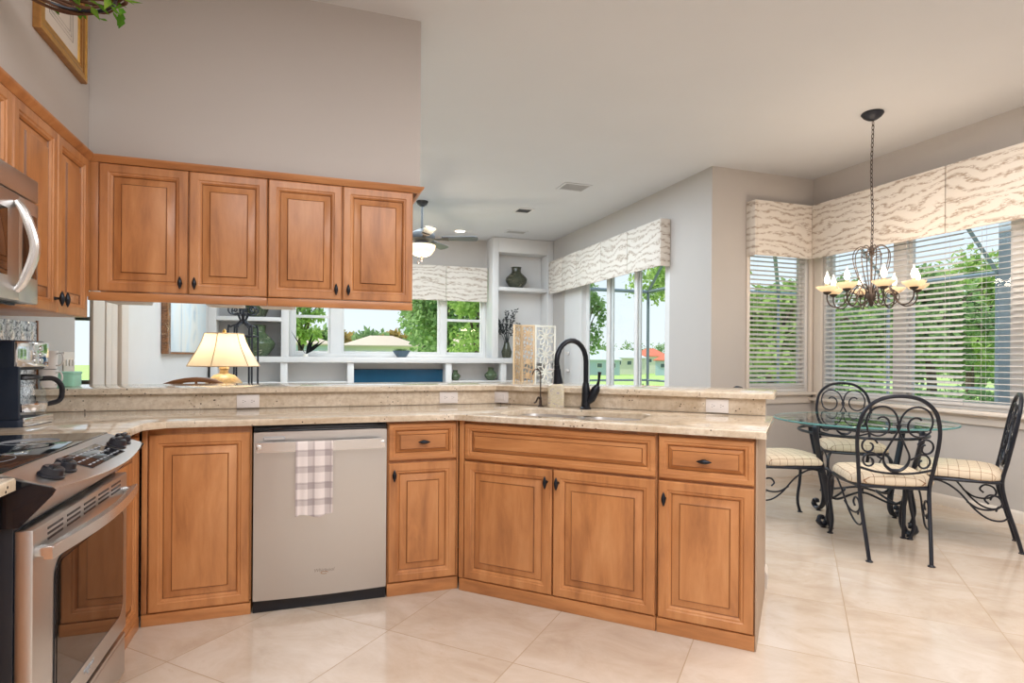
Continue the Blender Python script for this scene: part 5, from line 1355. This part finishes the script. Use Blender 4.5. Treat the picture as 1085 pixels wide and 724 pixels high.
house('pale tan roofed house at the right of the big far window, half behind a tree', P(14.6, 118, -3.0), radians(-12), 13, 9, 6.2, 1.9, 'stucco', 'tile_roof', 4)
house('tan roofed house seen through the small left window of the far wall', P(-1.4, 105, -2.8), radians(2), 11, 9, 6.0, 1.9, 'stucco_cool', 'tile_roof', 4)
house('grey roofed low house left in the sliding door view', P(26.8, 172, -3.8), radians(-26), 15, 9, 4.6, 2.8, 'stucco_cool', 'grey_roof', 4)
house('white grey roofed house in the centre of the sliding door view', P(29.8, 196, -4.2), radians(-30), 13, 9, 5.6, 2.6, 'stucco', 'grey_roof', 4)
house('white house with a red roof in the sliding door view', P(32.2, 222, -4.3), radians(-32), 12, 9, 6.4, 2.8, 'stucco', 'red_roof', 3)
house('low house with an orange red roof at the right of the sliding door view', P(34.8, 182, -4.0), radians(-34), 13, 9, 4.8, 2.8, 'stucco_cool', 'red_roof', 3)
# trees and shrubs
def tree(name, label, cat, loc, h, cr, cz, seed, mat, nleaf=2600, ls=0.13, trunk=0.12, flat=0.8, group=None):
    rr = random.Random(seed); t = thing(name, label, cat, loc, 0, group)
    if trunk > 0:
        mb = MB(); mb.tube(catmull([(0, 0, -0.3), (0.05, 0.02, cz * 0.35), (-0.04, 0.05, cz * 0.7), (0.02, 0, cz)], 4), [trunk * (1 - 0.5 * i / 13) for i in range(13)], 8)
        for k in range(6):
            a = rr.uniform(0, 6.28); q = rr.uniform(0.5, 0.8) * cr
            mb.tube(catmull([(0, 0, cz * rr.uniform(0.5, 0.75)), (q * 0.5 * cos(a), q * 0.5 * sin(a), cz + rr.uniform(-.2, .3) * cr), (q * cos(a), q * sin(a), cz + rr.uniform(-.2, .6) * cr)], 4), [trunk * 0.4 * (1 - 0.08 * i) for i in range(9)], 6)
        obj('trunk', mb, 'bark', t)
    cl = []
    for k in range(int(16 + cr * 5)):
        a = rr.uniform(0, 6.28); b = rr.uniform(-1, 1); q = rr.uniform(0.35, 0.9)
        s_ = sqrt(1 - b * b)
        cl.append((Vector((q * cr * s_ * cos(a), q * cr * s_ * sin(a), cz + q * cr * flat * b)), rr.uniform(0.22, 0.38) * cr))
    vs, fs = [], []
    for i in range(nleaf):
        c_, r_ = cl[rr.randrange(len(cl))]
        n_ = Vector((rr.gauss(0, 1), rr.gauss(0, 1), rr.gauss(0, 1))).normalized()
        p = c_ + n_ * r_ * rr.uniform(0.6, 1.0)
        if p.z < 0.02: p.z = 0.02 + rr.random() * 0.1
        d_ = Vector((rr.gauss(0, 1), rr.gauss(0, 1), rr.gauss(-.3, 1))).normalized(); e_ = d_.cross(n_ + Vector((rr.gauss(0, .4), rr.gauss(0, .4), .3))).normalized()
        L = ls * rr.uniform(0.7, 1.4); k = len(vs)
        vs += [p, p + d_ * L * .5 + e_ * L * .3, p + d_ * L, p + d_ * L * .5 - e_ * L * .3]; fs.append((k, k + 1, k + 2, k + 3))
    me = bpy.data.meshes.new('foliage'); me.from_pydata([tuple(v) for v in vs], [], fs); me.materials.append(MAT[mat])
    o = bpy.data.objects.new('foliage', me); COL.objects.link(o); o.parent = t
    return t
G = -0.16
tree('shade_tree', 'large leafy tree right outside the big far window', 'tree', P(12.6, 19, G - 0.2), 5, 2.1, 3.2, 1, 'leaf_mid', 5200, 0.17, 0.13)
tree('bright_tree', 'bright green tree filling the right window of the far wall', 'tree', P(15.6, 15, G), 4, 1.35, 2.5, 2, 'leaf_bright', 3600, 0.14, 0.1, 1.3)
tree('small_bright_tree', 'bright green tree seen through the small left window of the far wall', 'tree', P(-0.9, 14.5, G), 3, 0.62, 2.25, 3, 'leaf_bright', 1500, 0.12, 0.06, 1.1)
for k in range(15):
    dg = -4 + 1.6 * k
    tree('distant_tree', ['olive', 'golden', 'rusty'][k % 3] + ' distant tree behind the houses, number of its row counted ' + 'from the left edge', 'tree', P(dg, 150 + 13 * (k % 3), -3.6), 8, 4.9 + 0.5 * ((k * 7) % 3) / 2, 6.6, 20 + k, 'leaf_autumn' if k % 3 else 'leaf_mid', 2200, 1.7, 0.0, 0.95, 'far trees behind the houses')['label'] = 'distant olive and golden tree in the tree line behind the houses'
tree('shade_tree', 'leafy tree at the left of the sliding door view', 'tree', P(26.0, 26, -0.6), 5, 1.35, 3.6, 5, 'leaf_mid', 2600, 0.17, 0.09, 1.2)
tree('shade_tree', 'leafy tree behind the diagonal cage beam at the right of the sliding door view', 'tree', P(35.2, 24, -0.5), 5, 2.4, 5.2, 6, 'leaf_bright', 3200, 0.2, 0.12, 0.7)
for k, (dg, ds, r_, cz) in enumerate(((25.2, 240, 7, 6.4), (27.9, 262, 7.5, 7.0), (30.6, 242, 7, 7), (33.3, 264, 7, 7), (36, 240, 7.5, 7))):
    tree('distant_tree', 'distant tree behind the houses in the sliding door view', 'tree', P(dg, ds, -4.5), 8, r_, cz, 40 + k, 'leaf_mid', 900, 1.0, 0.0, 0.8, 'far trees beyond the sliding doors')
for k, (dg, ds, r_, cz, mt) in enumerate(((42.8, 20, 1.9, 2.8, 'leaf_bright'), (46.8, 27, 2.6, 2.9, 'leaf_mid'), (50.6, 34, 3.0, 2.8, 'leaf_bright'), (54.6, 22.5, 1.9, 3.0, 'leaf_mid'), (57.0, 29, 2.8, 3.8, 'leaf_bright'), (60.8, 36, 3.0, 4.0, 'leaf_mid'))):
    lab = ['bright tree behind the narrow breakfast window', 'green tree at the left end of the wide breakfast window', 'bright green tree left of the middle of the wide breakfast window', 'green tree in the middle of the wide breakfast window', 'tall bright tree right of the middle of the wide breakfast window', 'tall tree at the right end of the wide breakfast window'][k]
    tree('garden_tree', lab, 'tree', P(dg, ds, -0.55), 6, r_, cz, 60 + k, mt, 5200, 0.26, 0.16, 0.85)
for k in range(9):
    dg = 42 + 2.4 * k
    tree('distant_tree', 'far green tree behind the garden trees of the breakfast windows', 'tree', P(dg, 52 + 9 * (k % 3), -1.6), 7, 3.1, 3.0, 80 + k, 'leaf_dark' if k % 2 else 'leaf_mid', 1400, 0.5, 0.0, 0.8, 'far trees beyond the breakfast windows')
for k, (dg, ds) in enumerate(((24.5, 13.0), (26.8, 14.0), (29.2, 12.8), (31.6, 13.9), (34.0, 12.9))):
    tree('low_shrub', 'low clipped shrub along the screen cage in the sliding door view', 'shrub', P(dg, ds, G), 0.7, 0.42, 0.30, 100 + k, 'leaf_mid', 700, 0.08, 0.0, 0.9, 'shrubs beyond the sliding doors')
for k, (dg, ds) in enumerate(((44.0, 15.6), (47.5, 16.8), (50.4, 15.0), (53.2, 16.3), (55.8, 14.6), (58.2, 16.0), (60.6, 14.4))):
    tree('low_shrub', 'low rounded shrub just outside the screen cage beyond the breakfast windows', 'shrub', P(dg, ds, G), 0.9, 0.55, 0.40, 120 + k, 'leaf_dark' if k % 2 else 'leaf_mid', 800, 0.09, 0.0, 0.9, 'shrubs beyond the breakfast windows')
